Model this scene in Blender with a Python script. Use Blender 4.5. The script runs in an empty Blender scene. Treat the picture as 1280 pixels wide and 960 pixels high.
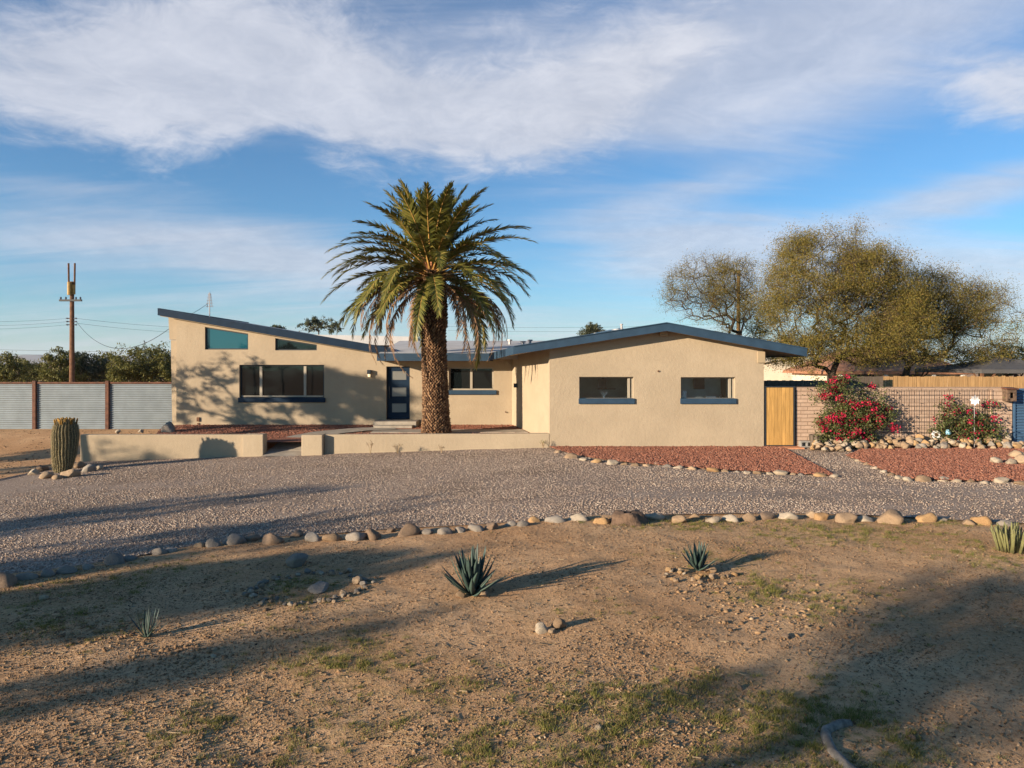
import bpy, math, random
import numpy as np
from mathutils import Vector, Matrix

SC = bpy.context.scene
COL = SC.collection

# ------------------------------------------------------------------ camera
H = 2.625            # camera height over the ground at the right wing
F = 888.0            # focal length in photo pixels (photo 1280 x 960)
HY = 455.0           # horizon row
cam_d = bpy.data.cameras.new('camera')
cam_d.sensor_width = 36.0
cam_d.lens = 36.0 * F / 1280.0
cam_d.shift_y = -(480.0 - HY) / 1280.0
cam_d.clip_start = 0.1
cam_d.clip_end = 30000.0
cam = bpy.data.objects.new('camera', cam_d)
cam.location = (0, 0, H)
cam.rotation_euler = (math.radians(90), 0, 0)
COL.objects.link(cam)
SC.camera = cam

# ------------------------------------------------------------------ light
SUN_EL = math.radians(12.0)
SUN_AZ = math.radians(56.0)          # shadows run 56 degrees right of straight ahead
SX, SY = math.sin(SUN_AZ), math.cos(SUN_AZ)
sun_d = bpy.data.lights.new('sun', 'SUN')
sun_d.energy = 5.0
sun_d.angle = math.radians(0.6)
sun_d.color = (1.0, 0.83, 0.63)
sun = bpy.data.objects.new('sun', sun_d)
tosun = Vector((-SX * math.cos(SUN_EL), -SY * math.cos(SUN_EL), math.sin(SUN_EL)))
sun.rotation_euler = tosun.to_track_quat('Z', 'Y').to_euler()
sun.location = (-20, -10, 20)
COL.objects.link(sun)

SC.view_settings.view_transform = 'Standard'
SC.view_settings.look = 'None'
SC.view_settings.gamma = 1.0
SC.view_settings.use_curve_mapping = False
SC.view_settings.exposure = 1.08

world = bpy.data.worlds.new('World')
SC.world = world
world.use_nodes = True


class NT:
    """small helper for building shader node trees"""
    def __init__(self, tree):
        self.t = tree
        self.n = tree.nodes
        self.l = tree.links

    def node(self, typ, **kw):
        nd = self.n.new(typ)
        for k, v in kw.items():
            setattr(nd, k, v)
        return nd

    def set(self, sock, v):
        if isinstance(v, bpy.types.NodeSocket):
            self.l.new(v, sock)
        else:
            sock.default_value = v

    def m(self, op, a, b=None, c=None, clamp=False):
        nd = self.node('ShaderNodeMath', operation=op, use_clamp=clamp)
        self.set(nd.inputs[0], a)
        if b is not None:
            self.set(nd.inputs[1], b)
        if c is not None:
            self.set(nd.inputs[2], c)
        return nd.outputs[0]

    def mix(self, f, a, b, blend='MIX'):
        nd = self.node('ShaderNodeMix', data_type='RGBA', blend_type=blend)
        nd.clamp_factor = True
        self.set(nd.inputs[0], f)
        for s, v in ((nd.inputs[6], a), (nd.inputs[7], b)):
            self.set(s, v if isinstance(v, bpy.types.NodeSocket) else tuple(v) + ((1.0,) if len(v) == 3 else ()))
        return nd.outputs[2]

    def ss(self, v, lo, hi):
        nd = self.node('ShaderNodeMapRange', interpolation_type='SMOOTHSTEP')
        self.set(nd.inputs[0], v)
        nd.inputs[1].default_value = lo
        nd.inputs[2].default_value = hi
        return nd.outputs[0]

    def noise(self, vec, scale, detail=4.0, rough=0.55, dist=0.0, col=False):
        nd = self.node('ShaderNodeTexNoise')
        if vec is not None:
            self.l.new(vec, nd.inputs['Vector'])
        nd.inputs['Scale'].default_value = scale
        nd.inputs['Detail'].default_value = detail
        nd.inputs['Roughness'].default_value = rough
        nd.inputs['Distortion'].default_value = dist
        return nd.outputs['Color' if col else 'Fac']

    def voro(self, vec, scale, feature='F1', out='Distance'):
        nd = self.node('ShaderNodeTexVoronoi', feature=feature)
        if vec is not None:
            self.l.new(vec, nd.inputs['Vector'])
        nd.inputs['Scale'].default_value = scale
        return nd.outputs[out]

    def ramp(self, f, stops):
        nd = self.node('ShaderNodeValToRGB')
        self.set(nd.inputs[0], f)
        e = nd.color_ramp.elements
        while len(e) < len(stops):
            e.new(0.5)
        for el, (p, c) in zip(e, stops):
            el.position = p
            el.color = tuple(c) + ((1.0,) if len(c) == 3 else ())
        return nd.outputs[0]


def build_world():
    w = NT(world.node_tree)
    w.n.clear()
    out = w.node('ShaderNodeOutputWorld')
    bg = w.node('ShaderNodeBackground')
    bg.inputs['Strength'].default_value = 0.062
    sky = w.node('ShaderNodeTexSky', sky_type='NISHITA')
    sky.sun_disc = False
    sky.sun_elevation = SUN_EL
    sky.sun_rotation = math.atan2(tosun.x, tosun.y)
    sky.altitude = 750
    sky.air_density = 1.0
    sky.dust_density = 0.6
    sky.ozone_density = 2.0
    # the clear air is a touch deeper blue than the model gives
    base = w.mix(1.0, sky.outputs[0], (0.60, 1.03, 1.34), 'MULTIPLY')
    tc = w.node('ShaderNodeTexCoord')
    sp = w.node('ShaderNodeSeparateXYZ')
    w.l.new(tc.outputs['Generated'], sp.inputs[0])
    x, y, z = sp.outputs
    az = w.m('MULTIPLY', w.m('ARCTAN2', x, y), 57.2958)
    el = w.m('MULTIPLY', w.m('ARCSINE', z), 57.2958)
    # flat cloud deck: direction projected on a plane overhead
    zz = w.m('ADD', w.m('MAXIMUM', z, 0.0), 0.16)
    cv = w.node('ShaderNodeCombineXYZ')
    w.set(cv.inputs[0], w.m('DIVIDE', x, zz))
    w.set(cv.inputs[1], w.m('DIVIDE', y, zz))
    p = cv.outputs[0]
    n1 = w.noise(p, 1.7, 9.0, 0.64, 0.7)
    n2 = w.noise(p, 8.0, 8.0, 0.70, 0.6)
    # wind-drawn streaks
    mp = w.node('ShaderNodeMapping')
    mp.inputs['Rotation'].default_value = (0, 0, math.radians(-24))
    mp.inputs['Scale'].default_value = (0.55, 2.6, 1)
    w.l.new(p, mp.inputs[0])
    n3 = w.noise(mp.outputs[0], 1.6, 7.0, 0.62, 0.6)

    def blob(a, e, sa, se, wt, rot=0.0):
        da = w.m('SUBTRACT', az, a)
        de = w.m('SUBTRACT', el, e)
        if rot:
            c, s = math.cos(math.radians(rot)), math.sin(math.radians(rot))
            u = w.m('ADD', w.m('MULTIPLY', da, c), w.m('MULTIPLY', de, s))
            v = w.m('SUBTRACT', w.m('MULTIPLY', de, c), w.m('MULTIPLY', da, s))
        else:
            u, v = da, de
        r2 = w.m('ADD', w.m('POWER', w.m('ABSOLUTE', w.m('DIVIDE', u, sa)), 2.0),
                 w.m('POWER', w.m('ABSOLUTE', w.m('DIVIDE', v, se)), 2.0))
        g = w.m('POWER', 2.71828, w.m('MULTIPLY', r2, -1.0))
        return w.m('MULTIPLY', g, wt)

    def total(bl):
        acc = None
        for b in bl:
            g = blob(*b)
            acc = g if acc is None else w.m('ADD', acc, g)
        return acc
    # puffy bank, high up
    puff = total(CLOUD_PUFFS)
    d1 = w.ss(w.m('ADD', w.m('ADD', puff, w.m('MULTIPLY', w.m('SUBTRACT', n1, 0.5), 1.7)),
                  w.m('MULTIPLY', w.m('SUBTRACT', n2, 0.5), 0.9)), 0.25, 1.15)
    # thin cirrus veils
    veil = total(CLOUD_VEILS)
    d2 = w.ss(w.m('ADD', veil, w.m('MULTIPLY', w.m('SUBTRACT', n3, 0.5), 1.1)), 0.12, 1.05)
    d2 = w.m('MULTIPLY', d2, 0.72)
    dens = w.m('SUBTRACT', 1.0, w.m('MULTIPLY', w.m('SUBTRACT', 1.0, w.m('MULTIPLY', d1, 0.86)), w.m('SUBTRACT', 1.0, d2)))
    # bright tops, greyer thick parts
    body = w.ss(w.m('ADD', w.m('MULTIPLY', n1, 0.7), w.m('MULTIPLY', n2, 0.5)), 0.42, 0.82)
    ccol = w.mix(body, CLOUD_DARK, CLOUD_LIGHT)
    fin = w.mix(dens, base, ccol)
    w.l.new(fin, bg.inputs['Color'])
    w.l.new(bg.outputs[0], out.inputs[0])


CLOUD_DARK = (4.2, 4.5, 5.3)
CLOUD_LIGHT = (5.8, 5.95, 6.6)
# azimuth, elevation, half-width, half-height, weight, tilt (degrees)
CLOUD_PUFFS = [(-33, 18.6, 13, 4.2, 1.05, 2), (-21, 22, 10, 5.0, 1.0, 0), (-9, 19.3, 11, 3.6, 1.1, -4), (3, 19.5, 9, 4.2, 0.95, 6),
               (12, 23.5, 8, 3.4, 0.6, 20), (36, 17.5, 5.0, 3.2, 0.95, -20), (0, 36, 80, 11, 0.55, 0), (-18, 16.2, 3.2, 1.7, -0.6, 30)]
CLOUD_VEILS = [(-17, 8.0, 11, 2.4, 1.0, -4), (-33, 8.5, 10, 2.0, 0.6, 4), (-31, 11.6, 12, 1.4, 0.38, 0), (15, 9.0, 11, 3.0, 0.95, -4),
               (32, 6.0, 13, 2.6, 0.95, -6), (22, 22, 20, 6, 1.0, 10), (33, 11.5, 8, 1.5, 0.85, 8), (14, 13.2, 10, 1.3, 0.4, 10),
               (0, 2.0, 70, 4.0, 0.6, 0), (-6, 24, 30, 6, 0.5, 0)]
build_world()


# ------------------------------------------------------------------ pixel helpers
def PX(px, Y):
    return (px - 640.0) / F * Y


def PZ(py, Y):
    return H - (py - HY) / F * Y


def sstep(a, b, x):
    t = np.clip((np.asarray(x, float) - a) / (b - a), 0, 1)
    return t * t * (3 - 2 * t)


def gz(X, Y):
    """large shape of the ground: level at the right wing, falling gently to the left in front of the house"""
    X = np.asarray(X, float)
    Y = np.asarray(Y, float)
    s = -0.03 * np.clip(1 - X, 0, 17)
    back = 1 - sstep(22.6, 28.0, Y)
    near = 0.35 + 0.65 * sstep(5.0, 14.0, Y)
    return s * back * near


def G(px, py):
    """ground point under a photo pixel"""
    Y = 10.0
    for _ in range(60):
        z = float(gz(PX(px, Y), Y))
        Y = 0.5 * Y + 0.5 * (H - z) * F / max(py - HY, 1.0)
    return PX(px, Y), Y, float(gz(PX(px, Y), Y))


def vnoise(X, Y, seed=0):
    X = np.asarray(X, float)
    Y = np.asarray(Y, float)
    xi, yi = np.floor(X).astype(np.int64), np.floor(Y).astype(np.int64)
    fx, fy = X - xi, Y - yi
    fx = fx * fx * (3 - 2 * fx)
    fy = fy * fy * (3 - 2 * fy)

    def h(a, b):
        v = (a * 374761393 + b * 668265263 + seed * 982451653) & 0x7fffffff
        v = ((v ^ (v >> 13)) * 1274126177) & 0x7fffffff
        return ((v ^ (v >> 16)) & 0xffff) / 65535.0
    return (h(xi, yi) * (1 - fx) + h(xi + 1, yi) * fx) * (1 - fy) + (h(xi, yi + 1) * (1 - fx) + h(xi + 1, yi + 1) * fx) * fy


def fbm(X, Y, sc, oct=4, seed=0, gain=0.5):
    a, t, n = 1.0, 0.0, 0.0
    X = np.asarray(X, float) * sc
    Y = np.asarray(Y, float) * sc
    for o in range(oct):
        t = t + a * vnoise(X + 17.3 * o, Y - 9.1 * o, seed + o)
        n += a
        a *= gain
        X = X * 2.03
        Y = Y * 2.03
    return t / n - 0.5


# front edge of the gravel drive (the curved row of stones)
EDGE_PX = [(-260, 748), (-120, 735), (0, 721), (50, 714), (100, 707), (180, 695), (245, 681), (330, 672), (420, 667), (500, 661), (600, 656), (700, 649), (800, 645),
           (900, 643), (1000, 642), (1150, 648), (1280, 655), (1500, 668)]
EDGE = [G(*p) for p in EDGE_PX]
EX = np.array([e[0] for e in EDGE])
EY = np.array([e[1] for e in EDGE])


def edgeY(X):
    return np.interp(X, EX, EY)


def inside_drive(X, Y):
    return sstep(0.05, 0.35, Y - edgeY(X))


def bumps(X, Y):
    """small relief of the bare dirt; none under the drive"""
    w = 1 - inside_drive(X, Y)
    far = sstep(60, 26, Y) if False else 1 - sstep(26, 40, Y)
    b = 0.075 * fbm(X, Y, 0.55, 4, 3) + 0.034 * fbm(X, Y, 3.1, 3, 11)
    left = (1 - sstep(-15.5, -13.5, X)) * sstep(15, 18, Y)
    return b * np.maximum(w, left * 0.6) * far


def ground_z(X, Y):
    return gz(X, Y) + bumps(X, Y)


# ------------------------------------------------------------------ object helpers
def mesh_np(name, V, Fc, mats, parent=None, smooth=False, fmat=None):
    """V (n,3), Fc (m,k) one face size"""
    V = np.asarray(V, np.float32)
    Fc = np.asarray(Fc, np.int32)
    me = bpy.data.meshes.new(name)
    me.vertices.add(len(V))
    me.vertices.foreach_set('co', V.ravel())
    k = Fc.shape[1]
    me.loops.add(Fc.size)
    me.loops.foreach_set('vertex_index', Fc.ravel())
    me.polygons.add(len(Fc))
    me.polygons.foreach_set('loop_start', np.arange(0, Fc.size, k, dtype=np.int32))
    me.polygons.foreach_set('loop_total', np.full(len(Fc), k, np.int32))
    if fmat is not None:
        me.polygons.foreach_set('material_index', np.asarray(fmat, np.int32))
    if smooth:
        me.polygons.foreach_set('use_smooth', np.ones(len(Fc), bool))
    me.update(calc_edges=True)
    me.validate()
    for m in (mats if isinstance(mats, (list, tuple)) else [mats]):
        me.materials.append(m)
    o = bpy.data.objects.new(name, me)
    COL.objects.link(o)
    if parent is not None:
        o.parent = parent
    return o


class MB:
    def __init__(self):
        self.v, self.f, self.mi = [], [], []
        self.mat = 0

    def add(self, vs, fs):
        b = len(self.v)
        self.v += [tuple(map(float, p)) for p in vs]
        for f in fs:
            self.f.append(tuple(i + b for i in f))
            self.mi.append(self.mat)
        return self

    def hexa(self, b4, t4):
        """bottom ring (ccw from above) and top ring"""
        return self.add(list(b4) + list(t4), [(3, 2, 1, 0), (4, 5, 6, 7), (0, 1, 5, 4), (1, 2, 6, 5), (2, 3, 7, 6), (3, 0, 4, 7)])

    def box(self, x0, x1, y0, y1, z0, z1):
        b = [(x0, y0, z0), (x1, y0, z0), (x1, y1, z0), (x0, y1, z0)]
        return self.hexa(b, [(x, y, z1) for x, y, _ in b])

    def slab(self, poly, th):
        n = len(poly)
        top = [tuple(p) for p in poly]
        bot = [(p[0], p[1], p[2] - th) for p in poly]
        fs = [tuple(range(n)), tuple(range(2 * n - 1, n - 1, -1))]
        for i in range(n):
            j = (i + 1) % n
            fs.append((i, n + i, n + j, j))
        return self.add(top + bot, fs)

    def prism_xz(self, pts, y0, y1):
        """polygon in xz (ccw seen from -y), extruded y0..y1"""
        n = len(pts)
        a = [(x, y0, z) for x, z in pts]
        b = [(x, y1, z) for x, z in pts]
        fs = [tuple(range(n)), tuple(range(2 * n - 1, n - 1, -1))]
        for i in range(n):
            j = (i + 1) % n
            fs.append((j, i, n + i, n + j))
        return self.add(a + b, fs)

    def bar(self, p, q, w, h=None, up=(0, 0, 1)):
        h = h or w
        p, q = Vector(p), Vector(q)
        d = (q - p).normalized()
        u = Vector(up)
        if abs(d.dot(u)) > 0.98:
            u = Vector((0, 1, 0))
        s = d.cross(u).normalized()
        t = s.cross(d).normalized()
        c = [s * (w / 2) * a + t * (h / 2) * b for a, b in ((-1, -1), (1, -1), (1, 1), (-1, 1))]
        return self.hexa([p + k for k in c], [q + k for k in c])

    def tube(self, pts, rad, n=8, cap=True):
        pts = [Vector(p) for p in pts]
        rad = rad if isinstance(rad, (list, tuple)) else [rad] * len(pts)
        vs, fs = [], []
        prev = None
        for i, p in enumerate(pts):
            d = (pts[min(i + 1, len(pts) - 1)] - pts[max(i - 1, 0)]).normalized()
            if prev is None:
                r = Vector((0, 0, 1)) if abs(d.z) < 0.9 else Vector((1, 0, 0))
                s = d.cross(r).normalized()
            else:
                s = (prev - d * prev.dot(d)).normalized()
            prev = s
            t = d.cross(s)
            for k in range(n):
                a = 2 * math.pi * k / n
                vs.append(p + (s * math.cos(a) + t * math.sin(a)) * rad[i])
        for i in range(len(pts) - 1):
            for k in range(n):
                k2 = (k + 1) % n
                fs.append((i * n + k, i * n + k2, (i + 1) * n + k2, (i + 1) * n + k))
        if cap:
            fs.append(tuple(range(n - 1, -1, -1)))
            fs.append(tuple((len(pts) - 1) * n + k for k in range(n)))
        return self.add(vs, fs)

    def lathe(self, prof, c=(0, 0, 0), n=16):
        """prof: list of (r, z)"""
        vs, fs = [], []
        for r, z in prof:
            for k in range(n):
                a = 2 * math.pi * k / n
                vs.append((c[0] + r * math.cos(a), c[1] + r * math.sin(a), c[2] + z))
        for i in range(len(prof) - 1):
            for k in range(n):
                k2 = (k + 1) % n
                fs.append((i * n + k, i * n + k2, (i + 1) * n + k2, (i + 1) * n + k))
        fs.append(tuple(range(n - 1, -1, -1)))
        fs.append(tuple((len(prof) - 1) * n + k for k in range(n)))
        return self.add(vs, fs)

    def build(self, name, mats, parent=None, smooth=False, bevel=0.0):
        me = bpy.data.meshes.new(name)
        me.from_pydata(self.v, [], self.f)
        mats = mats if isinstance(mats, (list, tuple)) else [mats]
        for m in mats:
            me.materials.append(m)
        if len(mats) > 1:
            me.polygons.foreach_set('material_index', self.mi)
        if smooth:
            me.polygons.foreach_set('use_smooth', [True] * len(me.polygons))
        me.update()
        o = bpy.data.objects.new(name, me)
        COL.objects.link(o)
        if parent is not None:
            o.parent = parent
        if bevel:
            b = o.modifiers.new('bevel', 'BEVEL')
            b.width = bevel
            b.segments = 2
            b.limit_method = 'ANGLE'
        return o


def tag(o, label=None, cat=None, group=None, kind=None):
    if label:
        o['label'] = label
    if cat:
        o['category'] = cat
    if group:
        o['group'] = group
    if kind:
        o['kind'] = kind
    return o


def thing(name, label, cat, loc=(0, 0, 0), rz=0.0, group=None):
    o = bpy.data.objects.new(name, None)
    COL.objects.link(o)
    o.location = loc
    o.rotation_euler = (0, 0, rz)
    return tag(o, label, cat, group)


def dup(root, loc=None, rz=None, scale=None, label=None, group=None):
    r = root.copy()
    COL.objects.link(r)
    if loc is not None:
        r.location = loc
    if rz is not None:
        r.rotation_euler = (0, 0, rz)
    if scale is not None:
        r.scale = scale if isinstance(scale, (tuple, list)) else (scale,) * 3
    if label:
        r['label'] = label
    if group:
        r['group'] = group
    for ch in list(root.children):
        c = ch.copy()
        COL.objects.link(c)
        c.parent = r
        for g in list(ch.children):
            d = g.copy()
            COL.objects.link(d)
            d.parent = c
    return r


# ------------------------------------------------------------------ materials
def mat(name, fn):
    m = bpy.data.materials.new(name)
    m.use_nodes = True
    t = NT(m.node_tree)
    bsdf = t.n['Principled BSDF']
    fn(t, bsdf)
    return m


def c4(c):
    return tuple(c) + (1.0,)


def plain(name, c, rough=0.6, metal=0.0, var=0.12, scale=6.0, bump=0.0, bscale=60.0, spec=0.4):
    def fn(t, b):
        tc = t.node('ShaderNodeTexCoord').outputs['Object']
        n = t.noise(tc, scale, 5, 0.6)
        dark = tuple(x * (1 - var) for x in c)
        lite = tuple(min(1, x * (1 + var)) for x in c)
        t.l.new(t.mix(t.ss(n, 0.3, 0.7), dark, lite), b.inputs['Base Color'])
        b.inputs['Roughness'].default_value = rough
        b.inputs['Metallic'].default_value = metal
        b.inputs['Specular IOR Level'].default_value = spec
        if bump:
            bn = t.node('ShaderNodeBump')
            bn.inputs['Strength'].default_value = 1.0
            bn.inputs['Distance'].default_value = bump
            t.l.new(t.noise(tc, bscale, 4, 0.6), bn.inputs['Height'])
            t.l.new(bn.outputs[0], b.inputs['Normal'])
    return mat(name, fn)


def stucco(name, c):
    def fn(t, b):
        tc = t.node('ShaderNodeTexCoord').outputs['Object']
        n1 = t.noise(tc, 0.7, 5, 0.6)
        n2 = t.noise(tc, 7.0, 5, 0.65)
        col = t.mix(t.ss(n1, 0.3, 0.75), tuple(x * 0.90 for x in c), tuple(x * 1.06 for x in c))
        col = t.mix(t.m('MULTIPLY', t.ss(n2, 0.45, 0.8), 0.35), col, (c[0] * 0.86, c[1] * 0.84, c[2] * 0.82))
        # faint vertical wash marks
        mp = t.node('ShaderNodeMapping')
        mp.inputs['Scale'].default_value = (5, 5, 0.25)
        t.l.new(tc, mp.inputs[0])
        n4 = t.noise(mp.outputs[0], 1.5, 4, 0.6)
        col = t.mix(t.m('MULTIPLY', t.ss(n4, 0.5, 0.85), 0.22), col, (c[0] * 0.8, c[1] * 0.76, c[2] * 0.7))
        t.l.new(col, b.inputs['Base Color'])
        b.inputs['Roughness'].default_value = 0.95
        b.inputs['Specular IOR Level'].default_value = 0.15
        h = t.m('ADD', t.noise(tc, 45, 4, 0.6), t.m('MULTIPLY', t.noise(tc, 9, 3, 0.5), 0.9))
        bn = t.node('ShaderNodeBump')
        bn.inputs['Distance'].default_value = 0.010
        bn.inputs['Strength'].default_value = 0.9
        t.l.new(h, bn.inputs['Height'])
        t.l.new(bn.outputs[0], b.inputs['Normal'])
    return mat(name, fn)


def island(name, stops, rough=0.8, translucent=0.0, spec=0.3, bump=0.0, bscale=20, objvar=False):
    """colour picked per loose piece (leaf, pebble, stone)"""
    def fn(t, b):
        if objvar:
            r = t.node('ShaderNodeObjectInfo').outputs['Random']
        else:
            r = t.node('ShaderNodeNewGeometry').outputs['Random Per Island']
        col = t.ramp(r, stops)
        if objvar or bump:
            tc = t.node('ShaderNodeTexCoord').outputs['Object']
            n = t.noise(tc, bscale * 0.35, 5, 0.65)
            col = t.mix(t.m('MULTIPLY', t.ss(n, 0.4, 0.75), 0.5), col, t.mix(1.0, col, (0.55, 0.52, 0.5), 'MULTIPLY'))
            bn = t.node('ShaderNodeBump')
            bn.inputs['Distance'].default_value = bump
            t.l.new(t.noise(tc, bscale, 4, 0.6), bn.inputs['Height'])
            t.l.new(bn.outputs[0], b.inputs['Normal'])
        t.l.new(col, b.inputs['Base Color'])
        b.inputs['Roughness'].default_value = rough
        b.inputs['Specular IOR Level'].default_value = spec
        if translucent:
            tr = t.node('ShaderNodeBsdfTranslucent')
            t.l.new(col, tr.inputs[0])
            mx = t.node('ShaderNodeMixShader')
            mx.inputs[0].default_value = translucent
            t.l.new(b.outputs[0], mx.inputs[1])
            t.l.new(tr.outputs[0], mx.inputs[2])
            t.l.new(mx.outputs[0], t.n['Material Output'].inputs[0])
    return mat(name, fn)


M = {}
WALL = (0.375, 0.298, 0.207)
M['stucco'] = stucco('stucco', WALL)
M['blue'] = plain('steel_blue_paint', (0.024, 0.050, 0.084), 0.65, var=0.12, scale=3, spec=0.2)
M['navy'] = plain('navy_paint', (0.008, 0.021, 0.042), 0.7, var=0.15, scale=4, spec=0.15)
M['roof'] = plain('roof_coating', (0.42, 0.41, 0.40), 0.85, var=0.08, scale=1.2, bump=0.004, bscale=20)
M['soffit'] = plain('soffit_paint', (0.34, 0.26, 0.165), 0.85, var=0.06)
M['vinyl'] = plain('window_vinyl', (0.33, 0.285, 0.22), 0.5, var=0.04)
M['darkframe'] = plain('dark_frame', (0.020, 0.024, 0.030), 0.45)
M['concrete'] = plain('concrete', (0.29, 0.25, 0.20), 0.9, var=0.2, scale=3, bump=0.003, bscale=50)
M['terracotta'] = plain('terracotta_paver', (0.50, 0.22, 0.11), 0.85, var=0.15, scale=5, bump=0.002)
M['rust'] = plain('rusted_steel', (0.10, 0.038, 0.020), 0.8, var=0.4, scale=9, bump=0.001)
M['galv'] = plain('galvanised_sheet', (0.185, 0.215, 0.235), 0.5, metal=0.15, var=0.10, scale=2.0)
M['bluesteel'] = plain('blue_steel_sheet', (0.05, 0.10, 0.17), 0.5, var=0.15, scale=2)
M['polewood'] = plain('pole_wood', (0.14, 0.065, 0.032), 0.85, var=0.3, scale=5)
M['tanpole'] = plain('tan_pole', (0.20, 0.115, 0.045), 0.85, var=0.25, scale=5)
M['wire'] = plain('wire_black', (0.02, 0.02, 0.022), 0.6)
M['insul'] = plain('insulator', (0.05, 0.05, 0.07), 0.3)
M['brass'] = plain('ochre_casing', (0.34, 0.20, 0.05), 0.6, var=0.25, scale=6)
M['greymetal'] = plain('grey_metal', (0.32, 0.30, 0.30), 0.5, metal=0.3)
M['white'] = plain('white_paint', (0.78, 0.76, 0.72), 0.6, var=0.05)
M['cream'] = plain('cream_render', (0.60, 0.52, 0.40), 0.9, var=0.08, scale=1.0)
M['tile'] = plain('roof_tile', (0.33, 0.155, 0.085), 0.9, var=0.25, scale=3)
M['canvas'] = plain('grey_canvas', (0.085, 0.080, 0.078), 0.9, var=0.1, scale=2)
M['dark'] = plain('dark_void', (0.012, 0.012, 0.012), 0.9)
M['bark'] = plain('bark', (0.060, 0.042, 0.028), 0.95, var=0.35, scale=7, bump=0.01, bscale=25)
M['twig'] = plain('twig', (0.085, 0.060, 0.036), 0.9, var=0.3, scale=5)
M['cactusfruit'] = plain('cactus_fruit', (0.25, 0.135, 0.022), 0.7, var=0.45, scale=14)
M['cactus'] = plain('cactus_skin', (0.115, 0.102, 0.058), 0.85, var=0.25, scale=9)
M['spine'] = plain('cactus_spine', (0.44, 0.36, 0.20), 0.6, var=0.25, scale=20)
M['agave'] = plain('agave_skin', (0.040, 0.068, 0.056), 0.55, var=0.3, scale=4)
M['agavespine'] = plain('agave_spine', (0.06, 0.035, 0.02), 0.5)
M['paletube'] = plain('grey_pipe', (0.20, 0.172, 0.145), 0.95, var=0.4, scale=14, bump=0.006, bscale=40, spec=0.1)
M['stump'] = plain('weathered_stump', (0.12, 0.075, 0.048), 0.95, var=0.4, scale=8, bump=0.02, bscale=18)
M['lampglass'] = mat('lamp_glow', lambda t, b: (b.inputs['Base Color'].__setattr__('default_value', (0.9, 0.75, 0.5, 1)),
                                               b.inputs['Emission Color'].__setattr__('default_value', (1, 0.70, 0.36, 1)),
                                               b.inputs['Emission Strength'].__setattr__('default_value', 0.5)))


def wood_fn(c, along=2, per=0.14):
    def fn(t, b):
        tc = t.node('ShaderNodeTexCoord').outputs['Object']
        mp = t.node('ShaderNodeMapping')
        mp.inputs['Scale'].default_value = (9, 9, 0.6)
        t.l.new(tc, mp.inputs[0])
        n = t.noise(mp.outputs[0], 2.4, 6, 0.62, 0.4)
        r = t.node('ShaderNodeNewGeometry').outputs['Random Per Island']
        col = t.mix(t.ss(n, 0.3, 0.72), tuple(x * 0.62 for x in c), tuple(x * 1.15 for x in c))
        col = t.mix(t.m('MULTIPLY', r, 0.45), col, tuple(x * 0.6 for x in c))
        t.l.new(col, b.inputs['Base Color'])
        b.inputs['Roughness'].default_value = 0.8
        b.inputs['Specular IOR Level'].default_value = 0.2
    return fn


M['cedar'] = mat('cedar_boards', wood_fn((0.50, 0.285, 0.09)))
M['picket'] = mat('pine_pickets', wood_fn((0.42, 0.25, 0.11)))
M['oldpicket'] = mat('weathered_pickets', wood_fn((0.13, 0.10, 0.075)))


def glass_dark(name, c, refl=0.25, rough=0.03, through=0.0):
    def fn(t, b):
        t.n.remove(b)
        lw = t.node('ShaderNodeLayerWeight')
        lw.inputs[0].default_value = 0.25
        gl = t.node('ShaderNodeBsdfGlossy')
        gl.inputs['Roughness'].default_value = rough
        gl.inputs['Color'].default_value = (0.85, 0.9, 0.95, 1)
        tc = t.node('ShaderNodeTexCoord').outputs['Object']
        bn = t.node('ShaderNodeBump')
        bn.inputs['Distance'].default_value = 0.004
        bn.inputs['Strength'].default_value = 0.25
        t.l.new(t.noise(tc, 1.3, 2, 0.5), bn.inputs['Height'])
        t.l.new(bn.outputs[0], gl.inputs['Normal'])
        if through > 0:
            tr = t.node('ShaderNodeBsdfTransparent')
            tr.inputs[0].default_value = c4(tuple(through * x for x in (0.92, 0.97, 0.98)))
            under = tr.outputs[0]
        else:
            df = t.node('ShaderNodeBsdfDiffuse')
            df.inputs[0].default_value = c4(c)
            under = df.outputs[0]
        mx = t.node('ShaderNodeMixShader')
        t.l.new(t.m('ADD', t.m('MULTIPLY', lw.outputs['Fresnel'], 0.9), refl * 0.3), mx.inputs[0])
        t.l.new(under, mx.inputs[1])
        t.l.new(gl.outputs[0], mx.inputs[2])
        t.l.new(mx.outputs[0], t.n['Material Output'].inputs[0])
    return mat(name, fn)


M['glass_room'] = glass_dark('clear_glass', (0, 0, 0), 0.10, 0.02, 0.97)
M['glass_dark'] = glass_dark('dark_glass', (0.006, 0.009, 0.010), 0.10)
M['glass_teal'] = glass_dark('teal_glass', (0.010, 0.070, 0.100), 0.18)
M['glass_frost'] = glass_dark('frosted_glass', (0.16, 0.155, 0.135), 0.2, 0.35)


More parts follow.
